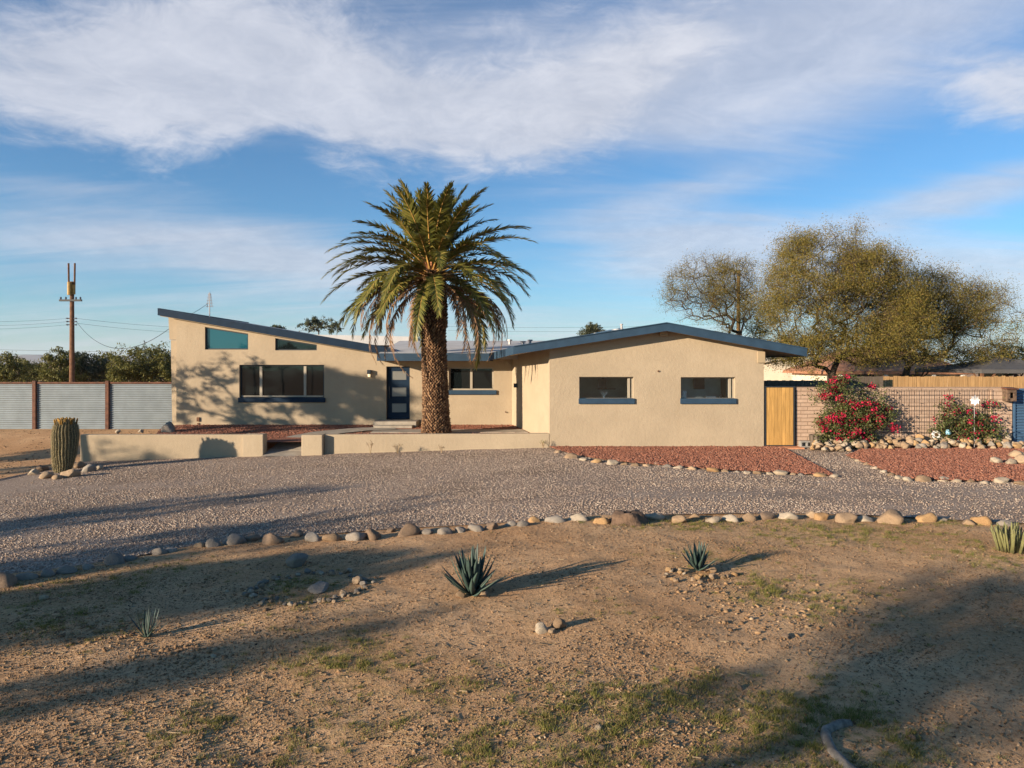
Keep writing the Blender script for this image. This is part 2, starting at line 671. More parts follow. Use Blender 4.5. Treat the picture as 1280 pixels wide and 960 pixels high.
def gravel_mat(name, stops, cell, bump=0.012):
    def fn(t, b):
        tc = t.node('ShaderNodeTexCoord').outputs['Object']
        v = t.node('ShaderNodeTexVoronoi', feature='F1')
        t.l.new(tc, v.inputs['Vector'])
        v.inputs['Scale'].default_value = cell
        sp = t.node('ShaderNodeSeparateColor')
        t.l.new(v.outputs['Color'], sp.inputs[0])
        col = t.ramp(sp.outputs[0], stops)
        big = t.noise(tc, 0.45, 5, 0.6)
        col = t.mix(t.m('MULTIPLY', t.ss(big, 0.42, 0.66), 0.6), col, (0.19, 0.135, 0.095))
        t.l.new(col, b.inputs['Base Color'])
        b.inputs['Roughness'].default_value = 0.95
        b.inputs['Specular IOR Level'].default_value = 0.15
        bn = t.node('ShaderNodeBump')
        bn.inputs['Distance'].default_value = bump
        bn.inputs['Strength'].default_value = 0.8
        h = t.m('SUBTRACT', t.m('MULTIPLY', sp.outputs[1], 0.6), v.outputs['Distance'])
        t.l.new(h, bn.inputs['Height'])
        t.l.new(bn.outputs[0], b.inputs['Normal'])
    return mat(name, fn)


GRAV = [(0.0, (0.165, 0.115, 0.085)), (0.3, (0.265, 0.195, 0.148)), (0.6, (0.345, 0.260, 0.200)), (0.85, (0.40, 0.315, 0.245)), (1.0, (0.50, 0.415, 0.33))]
REDG = [(0.0, (0.15, 0.058, 0.036)), (0.4, (0.235, 0.092, 0.056)), (0.75, (0.30, 0.125, 0.078)), (1.0, (0.36, 0.18, 0.12))]
M['gravel'] = gravel_mat('pale_gravel', GRAV, 48, 0.007)
M['pebble'] = island('pebble', GRAV, 0.9, bump=0.0)
M['redgravel'] = gravel_mat('red_lava_gravel', REDG, 44, 0.007)
M['redpebble'] = island('red_pebble', REDG, 0.95)


def dirt_fn(t, b):
    tc = t.node('ShaderNodeTexCoord').outputs['Object']
    n1 = t.noise(tc, 0.5, 6, 0.62)
    n2 = t.noise(tc, 3.2, 6, 0.68)
    n3 = t.noise(tc, 24, 5, 0.7)
    col = t.mix(t.ss(n1, 0.33, 0.68), (0.45, 0.258, 0.130), (0.60, 0.38, 0.21))
    col = t.mix(t.m('MULTIPLY', t.ss(n2, 0.48, 0.72), 0.6), col, (0.26, 0.165, 0.092))
    col = t.mix(t.m('MULTIPLY', t.ss(n3, 0.52, 0.72), 0.6), col, (0.60, 0.44, 0.28))
    col = t.mix(t.m('MULTIPLY', t.m('SUBTRACT', 1.0, t.ss(n3, 0.28, 0.50)), 0.7), col, (0.15, 0.092, 0.052))
    # thin green growth in patches
    at = t.node('ShaderNodeAttribute', attribute_name='growth')
    gm = t.m('MULTIPLY', at.outputs['Fac'], t.ss(t.noise(tc, 9, 5, 0.7), 0.42, 0.62))
    col = t.mix(t.m('MULTIPLY', gm, 0.75), col, (0.15, 0.145, 0.04))
    t.l.new(col, b.inputs['Base Color'])
    b.inputs['Roughness'].default_value = 0.97
    b.inputs['Specular IOR Level'].default_value = 0.1
    bn = t.node('ShaderNodeBump')
    bn.inputs['Distance'].default_value = 0.045
    bn.inputs['Strength'].default_value = 0.9
    t.l.new(t.m('ADD', t.m('MULTIPLY', n3, 0.55), t.m('MULTIPLY', t.noise(tc, 75, 4, 0.65), 0.30)), bn.inputs['Height'])
    t.l.new(bn.outputs[0], b.inputs['Normal'])


M['dirt'] = mat('desert_dirt', dirt_fn)
M['clod'] = island('clod', [(0, (0.13, 0.074, 0.038)), (0.5, (0.225, 0.136, 0.070)), (0.93, (0.29, 0.185, 0.10)), (1.0, (0.36, 0.28, 0.19))], 0.97)
M['grass'] = island('grass_blade', [(0, (0.095, 0.110, 0.020)), (0.45, (0.165, 0.165, 0.032)), (0.75, (0.25, 0.21, 0.06)), (1, (0.36, 0.27, 0.12))], 0.7, 0.25)
M['litter'] = island('dark_litter', [(0, (0.035, 0.022, 0.014)), (0.6, (0.09, 0.055, 0.033)), (1, (0.16, 0.105, 0.06))], 0.9)
M['drygrass'] = island('dry_stem', [(0, (0.16, 0.10, 0.05)), (1, (0.36, 0.26, 0.15))], 0.8)
ROCKS = [('tan', [(0, (0.235, 0.158, 0.095)), (0.5, (0.305, 0.21, 0.13)), (1, (0.37, 0.265, 0.17))]),
         ('grey', [(0, (0.17, 0.145, 0.12)), (0.5, (0.235, 0.20, 0.165)), (1, (0.30, 0.26, 0.215))]),
         ('ochre', [(0, (0.34, 0.20, 0.09)), (1, (0.42, 0.27, 0.135))]),
         ('brown', [(0, (0.17, 0.115, 0.075)), (1, (0.25, 0.175, 0.12))]),
         ('pale', [(0, (0.34, 0.27, 0.19)), (1, (0.43, 0.355, 0.265))])]
for k, st in ROCKS:
    M['rock_' + k] = island('rock_' + k, st, 0.92, bump=0.012, bscale=14, objvar=True)
M['slump'] = None


def slump_fn(t, b):
    tc = t.node('ShaderNodeTexCoord').outputs['Object']
    mp = t.node('ShaderNodeMapping')
    mp.inputs['Rotation'].default_value = (math.radians(90), 0, 0)
    t.l.new(tc, mp.inputs[0])
    sw = t.node('ShaderNodeSeparateXYZ')
    t.l.new(tc, sw.inputs[0])
    cb = t.node('ShaderNodeCombineXYZ')
    t.l.new(sw.outputs[0], cb.inputs[0])
    t.l.new(t.m('ADD', sw.outputs[2], t.m('MULTIPLY', t.noise(tc, 3.0, 2), 0.02)), cb.inputs[1])
    br = t.node('ShaderNodeTexBrick')
    t.l.new(cb.outputs[0], br.inputs['Vector'])
    br.offset = 0.5
    br.inputs['Scale'].default_value = 1.0
    br.inputs['Brick Width'].default_value = 0.42
    br.inputs['Row Height'].default_value = 0.118
    br.inputs['Mortar Size'].default_value = 0.010
    br.inputs['Mortar Smooth'].default_value = 0.4
    br.inputs['Bias'].default_value = 0.0
    br.inputs['Color1'].default_value = (0.44, 0.315, 0.232, 1)
    br.inputs['Color2'].default_value = (0.39, 0.275, 0.20, 1)
    br.inputs['Mortar'].default_value = (0.27, 0.185, 0.13, 1)
    n = t.noise(tc, 5, 5, 0.65)
    col = t.mix(t.m('MULTIPLY', t.ss(n, 0.45, 0.75), 0.4), br.outputs[0], (0.28, 0.18, 0.125))
    t.l.new(col, b.inputs['Base Color'])
    b.inputs['Roughness'].default_value = 0.95
    b.inputs['Specular IOR Level'].default_value = 0.1
    bn = t.node('ShaderNodeBump')
    bn.inputs['Distance'].default_value = 0.02
    t.l.new(t.m('SUBTRACT', t.m('MULTIPLY', t.noise(tc, 6, 4, 0.6), 0.6), br.outputs['Fac']), bn.inputs['Height'])
    t.l.new(bn.outputs[0], b.inputs['Normal'])


M['slump'] = mat('slump_block', slump_fn)
M['mesq'] = island('mesquite_leaf', [(0, (0.115, 0.104, 0.022)), (0.5, (0.185, 0.150, 0.030)), (0.85, (0.25, 0.185, 0.038)), (1, (0.29, 0.175, 0.05))], 0.7, 0.3)
M['mesqgreen'] = island('green_leaf', [(0, (0.075, 0.082, 0.020)), (0.5, (0.125, 0.122, 0.030)), (1, (0.19, 0.165, 0.045))], 0.7, 0.25)
M['eucal'] = island('grey_green_leaf', [(0, (0.050, 0.062, 0.032)), (0.6, (0.085, 0.095, 0.052)), (1, (0.13, 0.13, 0.075))], 0.7, 0.2)
M['bougleaf'] = island('bougainvillea_leaf', [(0, (0.045, 0.062, 0.016)), (0.6, (0.085, 0.105, 0.030)), (1, (0.17, 0.15, 0.055))], 0.6, 0.25)
M['bract'] = island('bougainvillea_bract', [(0, (0.26, 0.007, 0.030)), (0.5, (0.48, 0.012, 0.062)), (1, (0.68, 0.035, 0.085))], 0.7, 0.25)
M['frond'] = island('palm_leaflet', [(0, (0.070, 0.078, 0.014)), (0.45, (0.130, 0.128, 0.024)), (0.85, (0.22, 0.185, 0.038)), (1, (0.32, 0.23, 0.06))], 0.5, 0.22, 0.45)
M['rachis'] = plain('palm_rachis', (0.36, 0.20, 0.055), 0.6, var=0.3, scale=3)
M['deadfrond'] = island('dead_leaflet', [(0, (0.14, 0.075, 0.038)), (0.6, (0.25, 0.145, 0.075)), (1, (0.36, 0.22, 0.125))], 0.85, 0.1)
M['palmstub'] = island('palm_leaf_base', [(0, (0.060, 0.030, 0.016)), (0.5, (0.135, 0.072, 0.036)), (1, (0.27, 0.16, 0.085))], 0.95)
M['palmcore'] = plain('palm_core', (0.045, 0.026, 0.015), 0.95, var=0.3)
M['mountain'] = plain('mountain_rock', (0.16, 0.12, 0.095), 0.95, var=0.3, scale=0.002)
M['wallpaint'] = plain('room_paint', (0.62, 0.72, 0.64), 0.9, var=0.15, scale=1.5)
M['roomfloor'] = plain('room_floor', (0.30, 0.22, 0.15), 0.7)
M['counter'] = plain('counter_stone', (0.55, 0.53, 0.50), 0.4)
M['bottle'] = plain('bottle_glass', (0.03, 0.03, 0.03), 0.2)
M['blockgrey'] = plain('cinder_block', (0.24, 0.225, 0.205), 0.95, var=0.15, scale=12)
M['lightblue'] = plain('light_blue_glaze', (0.24, 0.48, 0.62), 0.4)

rng = np.random.default_rng(7)
random.seed(7)

# ================================================================== GROUND
GROWTH = [(700, 900, 330, 60, 1.0), (960, 905, 190, 60, 1.2), (150, 790, 70, 40, .3), (430, 820, 120, 40, .7), (1060, 665, 110, 18, 1.1), (900, 700, 150, 25, .4),
          (840, 655, 90, 8, 1.0), (1180, 650, 90, 10, 0.8), (380, 735, 70, 25, .8), (130, 720, 200, 25, .7), (1000, 740, 110, 30, .7), (880, 920, 130, 40, .9),
          (250, 905, 150, 45, .45), (60, 770, 110, 40, .5), (1240, 690, 80, 20, .9), (560, 870, 150, 40, .7), (740, 770, 90, 30, .4)]


def growth(X, Y):
    """where thin grass grows on the dirt, as patches laid out on the ground"""
    g = np.zeros_like(np.asarray(X, float))
    for px, py, sx, sy, w in GROWTH:
        cx, cy, cz = G(px, py)
        x1 = G(px + sx, py)[0]
        y1 = G(px, max(py - sy, HY + 8))[1]
        rx, ry = abs(x1 - cx), max(abs(y1 - cy), 0.1)
        g = np.maximum(g, w * np.exp(-(((X - cx) / rx) ** 2 + ((Y - cy) / ry) ** 2)))
    return np.clip(g * (0.35 + 1.9 * np.clip(fbm(X, Y, 1.1, 4, 41) + 0.28, 0, 1)), 0, 1)


def grid_axis(segs):
    out = [segs[0][0]]
    for a, b, st in segs:
        n = max(1, int(round((b - a) / st)))
        out += list(np.linspace(a, b, n + 1)[1:])
    return np.array(out)


def build_ground():
    xs = grid_axis([(-12000, -2000, 2500), (-2000, -200, 300), (-200, -40, 16), (-40, -14, 1.0), (-14, -8, .14), (-8, 9, .07), (9, 14, .14), (14, 40, 1.2), (40, 200, 16), (200, 2000, 300), (2000, 12000, 2500)])
    ys = grid_axis([(-300, -40, 40), (-40, -4, 3), (-4, 4.0, .5), (4.0, 9.5, .06), (9.5, 13.5, .09), (13.5, 30, .3), (30, 60, 2.5), (60, 300, 24), (300, 2000, 240), (2000, 14000, 2000)])
    X, Y = np.meshgrid(xs, ys)
    ter = sstep(21.9, 22.3, Y) * (1 - sstep(30, 33, Y)) * sstep(-13.4, -13.0, X) * (1 - sstep(8.5, 9.0, X))
    hide = inside_drive(X, Y) * (1 - sstep(22.0, 22.6, Y)) * sstep(drive_left(Y) - 0.2, drive_left(Y) + 0.3, X) * (1 - sstep(26, 30, X))
    Z = ground_z(X, Y) - 0.10 * hide - 0.35 * ter
    V = np.stack([X, Y, Z], -1).reshape(-1, 3)
    nx, ny = len(xs), len(ys)
    i = np.arange(ny - 1)[:, None] * nx + np.arange(nx - 1)[None, :]
    Fc = np.stack([i, i + 1, i + nx + 1, i + nx], -1).reshape(-1, 4)
    o = mesh_np('ground', V, Fc, M['dirt'], smooth=True)
    g = growth(X, Y).ravel().astype(np.float32)
    a = o.data.attributes.new('growth', 'FLOAT', 'POINT')
    a.data.foreach_set('value', g)
    tag(o, kind='structure')


DL = [G(-120, 690), G(0, 622), G(60, 603), G(100, 580)]


def drive_left(Y):
    """left limit of the gravel, where it frays into the dirt"""
    ys = [d[1] for d in DL]
    xs = [d[0] for d in DL]
    return np.interp(Y, [8] + ys, [-40] + xs)


def strip_sheet(name, m, us, lo, hi, nv, zfun, axis='x', kind='structure'):
    """sheet between two curves lo(u), hi(u)"""
    us = np.asarray(us, float)
    t = np.linspace(0, 1, nv)
    U, T = np.meshgrid(us, t)
    L = np.array([lo(u) for u in us])[None, :]
    Hh = np.array([hi(u) for u in us])[None, :]
    W = L + (Hh - L) * T
    X, Y = (U, W) if axis == 'x' else (W, U)
    Z = zfun(X, Y)
    V = np.stack([X, Y, Z], -1).reshape(-1, 3)
    n = len(us)
    i = np.arange(nv - 1)[:, None] * n + np.arange(n - 1)[None, :]
    Fc = np.stack([i, i + 1, i + n + 1, i + n], -1).reshape(-1, 4)
    if axis == 'y':
        Fc = Fc[:, ::-1]
    o = mesh_np(name, V, Fc, m, smooth=True)
    return tag(o, kind=kind)


def drive_z(X, Y):
    return gz(X, Y) + 0.012 + 0.03 * fbm(X, Y, 0.8, 3, 21)


build_ground()

# gravel drive: from the stone row back to the low wall and the wing
DXS = np.concatenate([np.arange(-30, -14, .5), np.arange(-14, 16, .2), np.arange(16, 30.1, 1)])


def drive_back(x):
    if x < -13.5:
        ys = np.linspace(9, 22, 60)
        ok = [y for y in ys if drive_left(y) < x]
        return max(ok) if ok else float(edgeY(x)) + 0.05
    if x < 7.9:
        return 22.19
    return 22.55


strip_sheet('gravel_driveway', M['gravel'], DXS, lambda x: float(edgeY(x)), drive_back, 60, drive_z)


def poly_sheet(name, m, pts, zoff, st=0.25, noise=0.02):
    """sheet filling a polygon given as ground points; clipped by scan lines in x"""
    P = [(p[0], p[1]) for p in pts]
    xs0 = sorted(set([p[0] for p in P] + list(np.arange(min(p[0] for p in P), max(p[0] for p in P), st))))
    xs0 = [x for i, x in enumerate(xs0) if i == 0 or x - xs0[i - 1] > 1e-3]

    def span(x):
        x = min(max(x, xs0[0] + 1e-4), xs0[-1] - 1e-4)
        c = []
        for i in range(len(P)):
            (x0, y0), (x1, y1) = P[i], P[(i + 1) % len(P)]
            if (x0 - x) * (x1 - x) < 0 or (x0 == x and x1 != x):
                c.append(y0 + (y1 - y0) * (x - x0) / (x1 - x0))
        return (min(c), max(c)) if c else (0, 0)
    return strip_sheet(name, m, xs0, lambda x: span(x)[0], lambda x: span(x)[1], 14, lambda X, Y: gz(X, Y) + zoff + noise * fbm(X, Y, 1.2, 3, 31))


BED1 = [(1.17, 22.19), (7.87, 22.19), (8.4, 22.1)] + [G(*p)[:2] for p in [(1046, 597), (1000, 594), (950, 591), (900, 589), (850, 585), (800, 581), (760, 577), (725, 571), (700, 565)]]
BED2 = [G(*p)[:2] for p in [(1058, 571), (1100, 588), (1122, 596), (1145, 601), (1200, 603), (1280, 604), (1400, 606)]] + [(19.5, 22.3), (11.2, 22.3)]
poly_sheet('red_gravel_bed', M['redgravel'], BED1, 0.045)
poly_sheet('red_gravel_bed', M['redgravel'], BED2, 0.045)


def terrace_z(X, Y):
    base = 0.20 + 0.012 * (np.clip(X, -12, -4) + 4)
    return base + (0.29 - base) * sstep(22.5, 27.0, Y) + 0.01 * fbm(X, Y, 1.5, 3, 5)


def terr_front(x):
    if x < -13.3:
        return 22.5
    return 22.44


o = strip_sheet('terrace_red_gravel', M['redgravel'], list(np.arange(-12.85, 1.1, .2)), lambda x: 22.44 if x > -11.5 else 22.44 + (-11.5 - x) * 2.6,
                lambda x: 27.29 if x < 0 else 27.29 - x * 4.3, 24, terrace_z)
# walk from the opening in the low wall up to the door step
WALK = [(-7.12, 21.9), (-7.12, 22.6), (-6.95, 23.6), (-6.4, 24.7), (-5.5, 25.5), (-4.3, 25.9)]


def walk_sheet():
    pts = []
    for i in range(len(WALK) - 1):
        for t in np.linspace(0, 1, 6, endpoint=(i == len(WALK) - 2)):
            a, b = np.array(WALK[i]), np.array(WALK[i + 1])
            pts.append(a + (b - a) * t)
    V, Fc = [], []
    for i, p in enumerate(pts):
        d = pts[min(i + 1, len(pts) - 1)] - pts[max(i - 1, 0)]
        d = d / np.linalg.norm(d)
        n = np.array([-d[1], d[0]])
        tz = float(terrace_z(p[0], p[1])) + 0.02
        z0 = -0.225
        f = float(sstep(21.9, 23.8, p[1]))
        z = z0 + (tz - z0) * f
        for s in (-0.62, 0.62):
            V.append((p[0] + n[0] * s, p[1] + n[1] * s, z))
    mb = MB()
    for i in range(len(pts) - 1):
        a, b, c, d = V[2 * i], V[2 * i + 1], V[2 * i + 3], V[2 * i + 2]
        mb.add([a, b, c, d], [(0, 1, 2, 3)][0:1])
    o = mb.build('entry_path', M['concrete'])
    tag(o, kind='structure')
    o2 = MB().slab([(-4.9, 24.6, .262), (0.55, 24.6, .266), (0.36, 25.5, .285), (-4.9, 25.5, .285)], .15).build('patio_path', M['concrete'])
    tag(o2, kind='structure')


walk_sheet()


def earth_under_walk():
    # earth face closing the terrace behind the opening in the low wall
    mb = MB().slab([(-7.76, 22.46, -.24), (-6.49, 22.46, -.24), (-6.49, 24.2, 0.16), (-7.76, 24.2, 0.16)], .4)
    o = mb.build('terrace_slope', M['redgravel'])
    tag(o, kind='structure')


# ================================================================== HOUSE
house = thing('ranch_house', 'tan stucco ranch house with navy fascia, sloping left roof and gabled right wing', 'house', (-2.5, 27.3, 0.0))
HL = Vector(house.location)


def hb(mb, name, m, parent=None, **kw):
    """build a mesh given in world coordinates as a child of the house (or of one of its parts)"""
    mb.v = [(x - HL.x, y - HL.y, z - HL.z) for x, y, z in mb.v]
    return mb.build(name, m, parent or house, **kw)


def lin(pts):
    xs = [p[0] for p in pts]
    zs = [p[1] for p in pts]
    return lambda x: float(np.interp(x, xs, zs))


def wall_holes(mb, x0, x1, y0, y1, z0, top, holes):
    """wall with front at y0, back at y1; holes: (xa, xb, zlow, ztop function)"""
    cuts = sorted(set([x0, x1] + [h[0] for h in holes] + [h[1] for h in holes] + [x for x in getattr(top, 'cuts', []) if x0 < x < x1]))
    for a, b in zip(cuts[:-1], cuts[1:]):
        mid = (a + b) / 2
        hs = sorted([h for h in holes if h[0] < mid < h[1]], key=lambda h: h[2])
        lo = (z0, z0)
        for h in hs:
            mb.hexa([(a, y0, lo[0]), (b, y0, lo[1]), (b, y1, lo[1]), (a, y1, lo[0])],
                    [(a, y0, h[2]), (b, y0, h[2]), (b, y1, h[2]), (a, y1, h[2])])
            lo = (h[3](a), h[3](b))
        mb.hexa([(a, y0, lo[0]), (b, y0, lo[1]), (b, y1, lo[1]), (a, y1, lo[0])],
                [(a, y0, top(a)), (b, y0, top(b)), (b, y1, top(b)), (a, y1, top(a))])


YM, YW = 27.3, 22.2                     # main front wall, wing front wall
LT = lambda X: 4.72 - 0.17 * (X + 13.47)   # top of the left roof
WT = lambda X: 3.85 - (0.155 * (4.72 - X) if X < 4.72 else 0.183 * (X - 4.72))
k = lambda z: (lambda x: z)

# ---- walls
big = (-10.48, -7.22, 1.15, 2.594)
door = (-4.83, -3.93, 0.50, 2.53)
win2 = (-2.43, -0.71, 1.62, 2.50)
cl1 = (-11.80, -10.14, 3.18, lin([(-11.8, 4.05), (-10.14, 3.79)]))
cl2 = (-9.10, -7.50, 3.15, lin([(-9.1, 3.62), (-7.5, 3.37)]))
ltop = lambda x: LT(x) - 0.12
mb = MB()
wall_holes(mb, -12.9, -4.9, YM, YM + .25, 0.0, ltop, [(big[0], big[1], big[2], k(big[3])), cl1, cl2])
hb(mb, 'front_wall', M['stucco'])
mtop = lambda x: 2.95
mb = MB()
wall_holes(mb, -4.9, 0.02, YM, YM + .25, 0.0, mtop, [(door[0], door[1], 0.30, k(door[3])), (win2[0], win2[1], win2[2], k(win2[3]))])
# low gable infill over the door, under the end of the left roof
mb.prism_xz([(-4.9, 2.95), (-3.4, 2.95), (-4.9, 3.14)], YM + .002, YM + .25)
hb(mb, 'front_wall', M['stucco'])
w1 = (2.10, 3.80, 1.375, 2.225)
w2 = (5.275, 6.975, 1.375, 2.215)


def wtop(x):
    return WT(x) - 0.10


wtop.cuts = [4.72]
mb = MB()
wall_holes(mb, 1.175, 7.87, YW, YW + .25, -0.15, wtop, [(w1[0], w1[1], w1[2], k(w1[3])), (w2[0], w2[1], w2[2], k(w2[3]))])
wing_wall = hb(mb, 'gable_wall', M['stucco'])
mb = MB()
# slanting side wall of the wing, from its front corner back to the entry
t0, t1 = 1.19, 0.02
zb = lambda X: WT(X) - 0.10
mb.hexa([(1.176, YW + .01, 0), (1.43, YW + .06, 0), (0.25, YM + .2, 0), (0.0, YM + .02, 0)],
        [(1.176, YW + .01, zb(1.176)), (1.43, YW + .06, zb(1.43)), (0.25, YM + .2, zb(.25)), (0.0, YM + .02, zb(0))])
hb(mb, 'side_wall', M['stucco'])
mb = MB()
mb.box(7.62, 7.868, YW + .26, 22.9, -.1, 3.1).box(7.62, 7.868, 25.3, 31.8, -.1, 3.1).box(7.62, 7.868, 22.9, 25.3, -.1, .5).box(7.62, 7.868, 22.9, 25.3, 2.5, 3.1)  # opening added in this unseen wall to let skylight into the wing room
hb(mb, 'side_wall', M['stucco'])
mb = MB()
mb.box(-12.898, -12.65, YM + .26, 35.8, -.1, 4.35)
hb(mb, 'side_wall', M['stucco'])
hb(MB().box(-12.6, 7.6, 35.55, 35.8, -.1, 3.2), 'rear_wall', M['stucco'])
# narrow fin at the far left end of the front wall
mb = MB()
mb.hexa([(-13.16, YM + .22, -.1), (-12.9, YM + .22, -.1), (-12.9, YM + .5, -.1), (-13.16, YM + .5, -.1)],
        [(-13.22, YM + .22, 3.55), (-12.9, YM + .22, 3.55), (-12.9, YM + .5, 3.55), (-13.22, YM + .5, 3.55)])
mb.hexa([(-13.26, YM + .20, 3.565), (-12.9, YM + .20, 3.565), (-12.9, YM + .5, 3.565), (-13.26, YM + .5, 3.565)],
        [(-13.30, YM + .20, 4.42), (-12.9, YM + .20, 4.38), (-12.9, YM + .5, 4.38), (-13.30, YM + .5, 4.42)])
hb(mb, 'end_pilaster', M['stucco'])
hb(MB().box(7.66, 7.90, YW - .05, YW - .003, 2.66, 3.02), 'beam_end', M['soffit'], bevel=.01)
hb(MB().box(4.60, 4.84, YW - .17, YW - .003, 3.50, 3.66), 'beam_end', M['soffit'], bevel=.01)

# ---- roofs
YF = 27.0
yb = 36.2
mb = MB()
L0, L1 = -13.40, -4.55
mb.slab([(L0, YF + .05, LT(L0)), (L1, YF + .05, LT(L1)), (L1, yb, LT(L1)), (L0, yb, LT(L0))], .22)
left_roof = hb(mb, 'sloping_roof', M['roof'])
mb = MB()
mb.prism_xz([(-13.47, LT(-13.47) - .24), (L1, LT(L1) - .27), (L1, LT(L1) + .03), (-13.47, LT(-13.47) + .03)], YF - .0, YF + .045)
mb.box(-13.47, -13.41, YF + .05, yb, LT(-13.47) - .22, LT(-13.47) + .03)
hb(mb, 'fascia', M['navy'], left_roof)
hb(MB().prism_xz([(-13.40, LT(-13.4) - .262), (L1, LT(L1) - .282), (L1, LT(L1) - .225), (-13.40, LT(-13.4) - .225)], YF + .05, YM - .003), 'soffit', M['soffit'], left_roof)

mb = MB()
YE = 26.3
mb.slab([(-5.0, YE + .04, 3.00), (-0.84, YE + .04, 3.00), (7.9, YE + .04, 3.00), (7.9, 31.6, 3.66), (-5.0, 31.6, 3.66)], .20)
mb.slab([(-9.9, 31.6, 3.66), (7.9, 31.6, 3.66), (7.9, 36.2, 3.08), (-9.9, 36.2, 3.08)], .20)
main_roof = hb(mb, 'main_roof', M['roof'])
hb(MB().box(-5.0, -0.70, YE - .01, YE + .035, 2.74, 3.02), 'fascia', M['blue'], main_roof)
hb(MB().box(-5.0, -0.4, YE + .045, YM - .003, 2.745, 2.79), 'soffit', M['soffit'], main_roof)
mb = MB().slab([(-10.6, 31.9, 3.98), (-4.6, 31.9, 3.86), (-4.6, 35.8, 3.90), (-10.6, 35.8, 4.02)], .5)
hb(mb, 'raised_roof', M['roof'])

mb = MB()
YG = 21.72
lf, lbk = 0.10, -0.84
mb.slab([(4.72, YG, WT(4.72)), (4.72, 31.8, WT(4.72)), (lbk - .2, 27.6, WT(lbk - .2)), (lbk, 26.3, WT(lbk)), (lf, YG, WT(lf))], .18)
mb.slab([(4.72, YG, WT(4.72)), (8.97, YG, WT(8.97)), (8.97, 31.8, WT(8.97)), (4.72, 31.8, WT(4.72))], .18)
gable_roof = hb(mb, 'gable_roof', M['roof'])
mb = MB()
g0, g1 = YG - .05, YG - .004
mb.prism_xz([(lf - .03, WT(lf) - .215), (4.72, WT(4.72) - .215), (4.72, WT(4.72) + .02), (lf - .03, WT(lf) + .02)], g0, g1)
mb.prism_xz([(4.72, WT(4.72) - .215), (9.0, WT(9.0) - .215), (9.0, WT(9.0) + .02), (4.72, WT(4.72) + .02)], g0, g1)
# drip edge
mb.prism_xz([(lf - .04, WT(lf) + .022), (4.72, WT(4.72) + .022), (4.72, WT(4.72) + .05), (lf - .04, WT(lf) + .05)], g0 - .03, g1 + .06)
mb.prism_xz([(4.72, WT(4.72) + .022), (9.01, WT(9.01) + .022), (9.01, WT(9.01) + .05), (4.72, WT(4.72) + .05)], g0 - .03, g1 + .06)
a, b = Vector((lf - .03, g1 + .0, 0)), Vector((lbk - .02, 26.30, 0))
za, zbk = WT(lf), WT(lbk)
mb.hexa([(a.x - .03, a.y, za - .215), (a.x + .015, a.y, za - .215), (b.x + .015, b.y, zbk - .24), (b.x - .03, b.y, zbk - .24)],
        [(a.x - .03, a.y, za + .02), (a.x + .015, a.y, za + .02), (b.x + .015, b.y, zbk + .02), (b.x - .03, b.y, zbk + .02)])
mb.box(8.975, 9.02, YG, 31.8, WT(9.0) - .215, WT(9.0) + .02)
hb(mb, 'fascia', M['blue'], gable_roof)
mb = MB()
mb.add([(4.72, YG + .002, WT(4.72) - .19), (lf, YG + .002, WT(lf) - .19), (lbk, 26.3, WT(lbk) - .19), (lbk - .2, 27.5, WT(lbk - .2) - .19), (4.72, 27.5, WT(4.72) - .19)], [(0, 1, 2, 3, 4)])
mb.add([(8.97, YG + .002, WT(8.97) - .19), (4.72, YG + .002, WT(4.72) - .19), (4.72, 31, WT(4.72) - .19), (8.97, 31, WT(8.97) - .19)], [(0, 1, 2, 3)])
hb(mb, 'soffit', M['soffit'], gable_roof)
# things growing out of the roof: flashing curb, vents
mb = MB().hexa([(2.95, 26.5, 3.4), (4.15, 26.5, 3.55), (4.15, 27.6, 3.55), (2.95, 27.6, 3.4)], [(2.95, 26.5, 3.76), (4.15, 26.5, 4.0), (4.15, 27.6, 4.0), (2.95, 27.6, 3.76)])
hb(mb, 'skylight_curb', M['white'], gable_roof, bevel=.02)
mb = MB().tube([(3.62, 23.5, 3.55), (3.62, 23.5, 3.92)], .035, 8).tube([(3.62, 23.5, 3.92), (3.62, 23.5, 3.95)], .055, 8)
hb(mb, 'vent_pipe', M['greymetal'], gable_roof)
for vx, vy, vz in ((0.45, 29.0, 3.30), (0.75, 29.6, 3.38), (-0.1, 30.0, 3.4)):
    mb = MB().tube([(vx, vy, vz - .1), (vx, vy, vz + .22)], .06, 8).tube([(vx, vy, vz + .2), (vx, vy, vz + .26)], .11, 8)
    hb(mb, 'vent_pipe', M['greymetal'], main_roof)

# ---- windows
def frame_rect(mb, x0, x1, z0, z1, y, d=.05, w=.06):
    mb.box(x0, x1, y, y + d, z0, z0 + w)
    mb.box(x0, x1, y, y + d, z1 - w, z1)
    mb.box(x0, x0 + w, y, y + d, z0 + w, z1 - w)
    mb.box(x1 - w, x1, y, y + d, z0 + w, z1 - w)


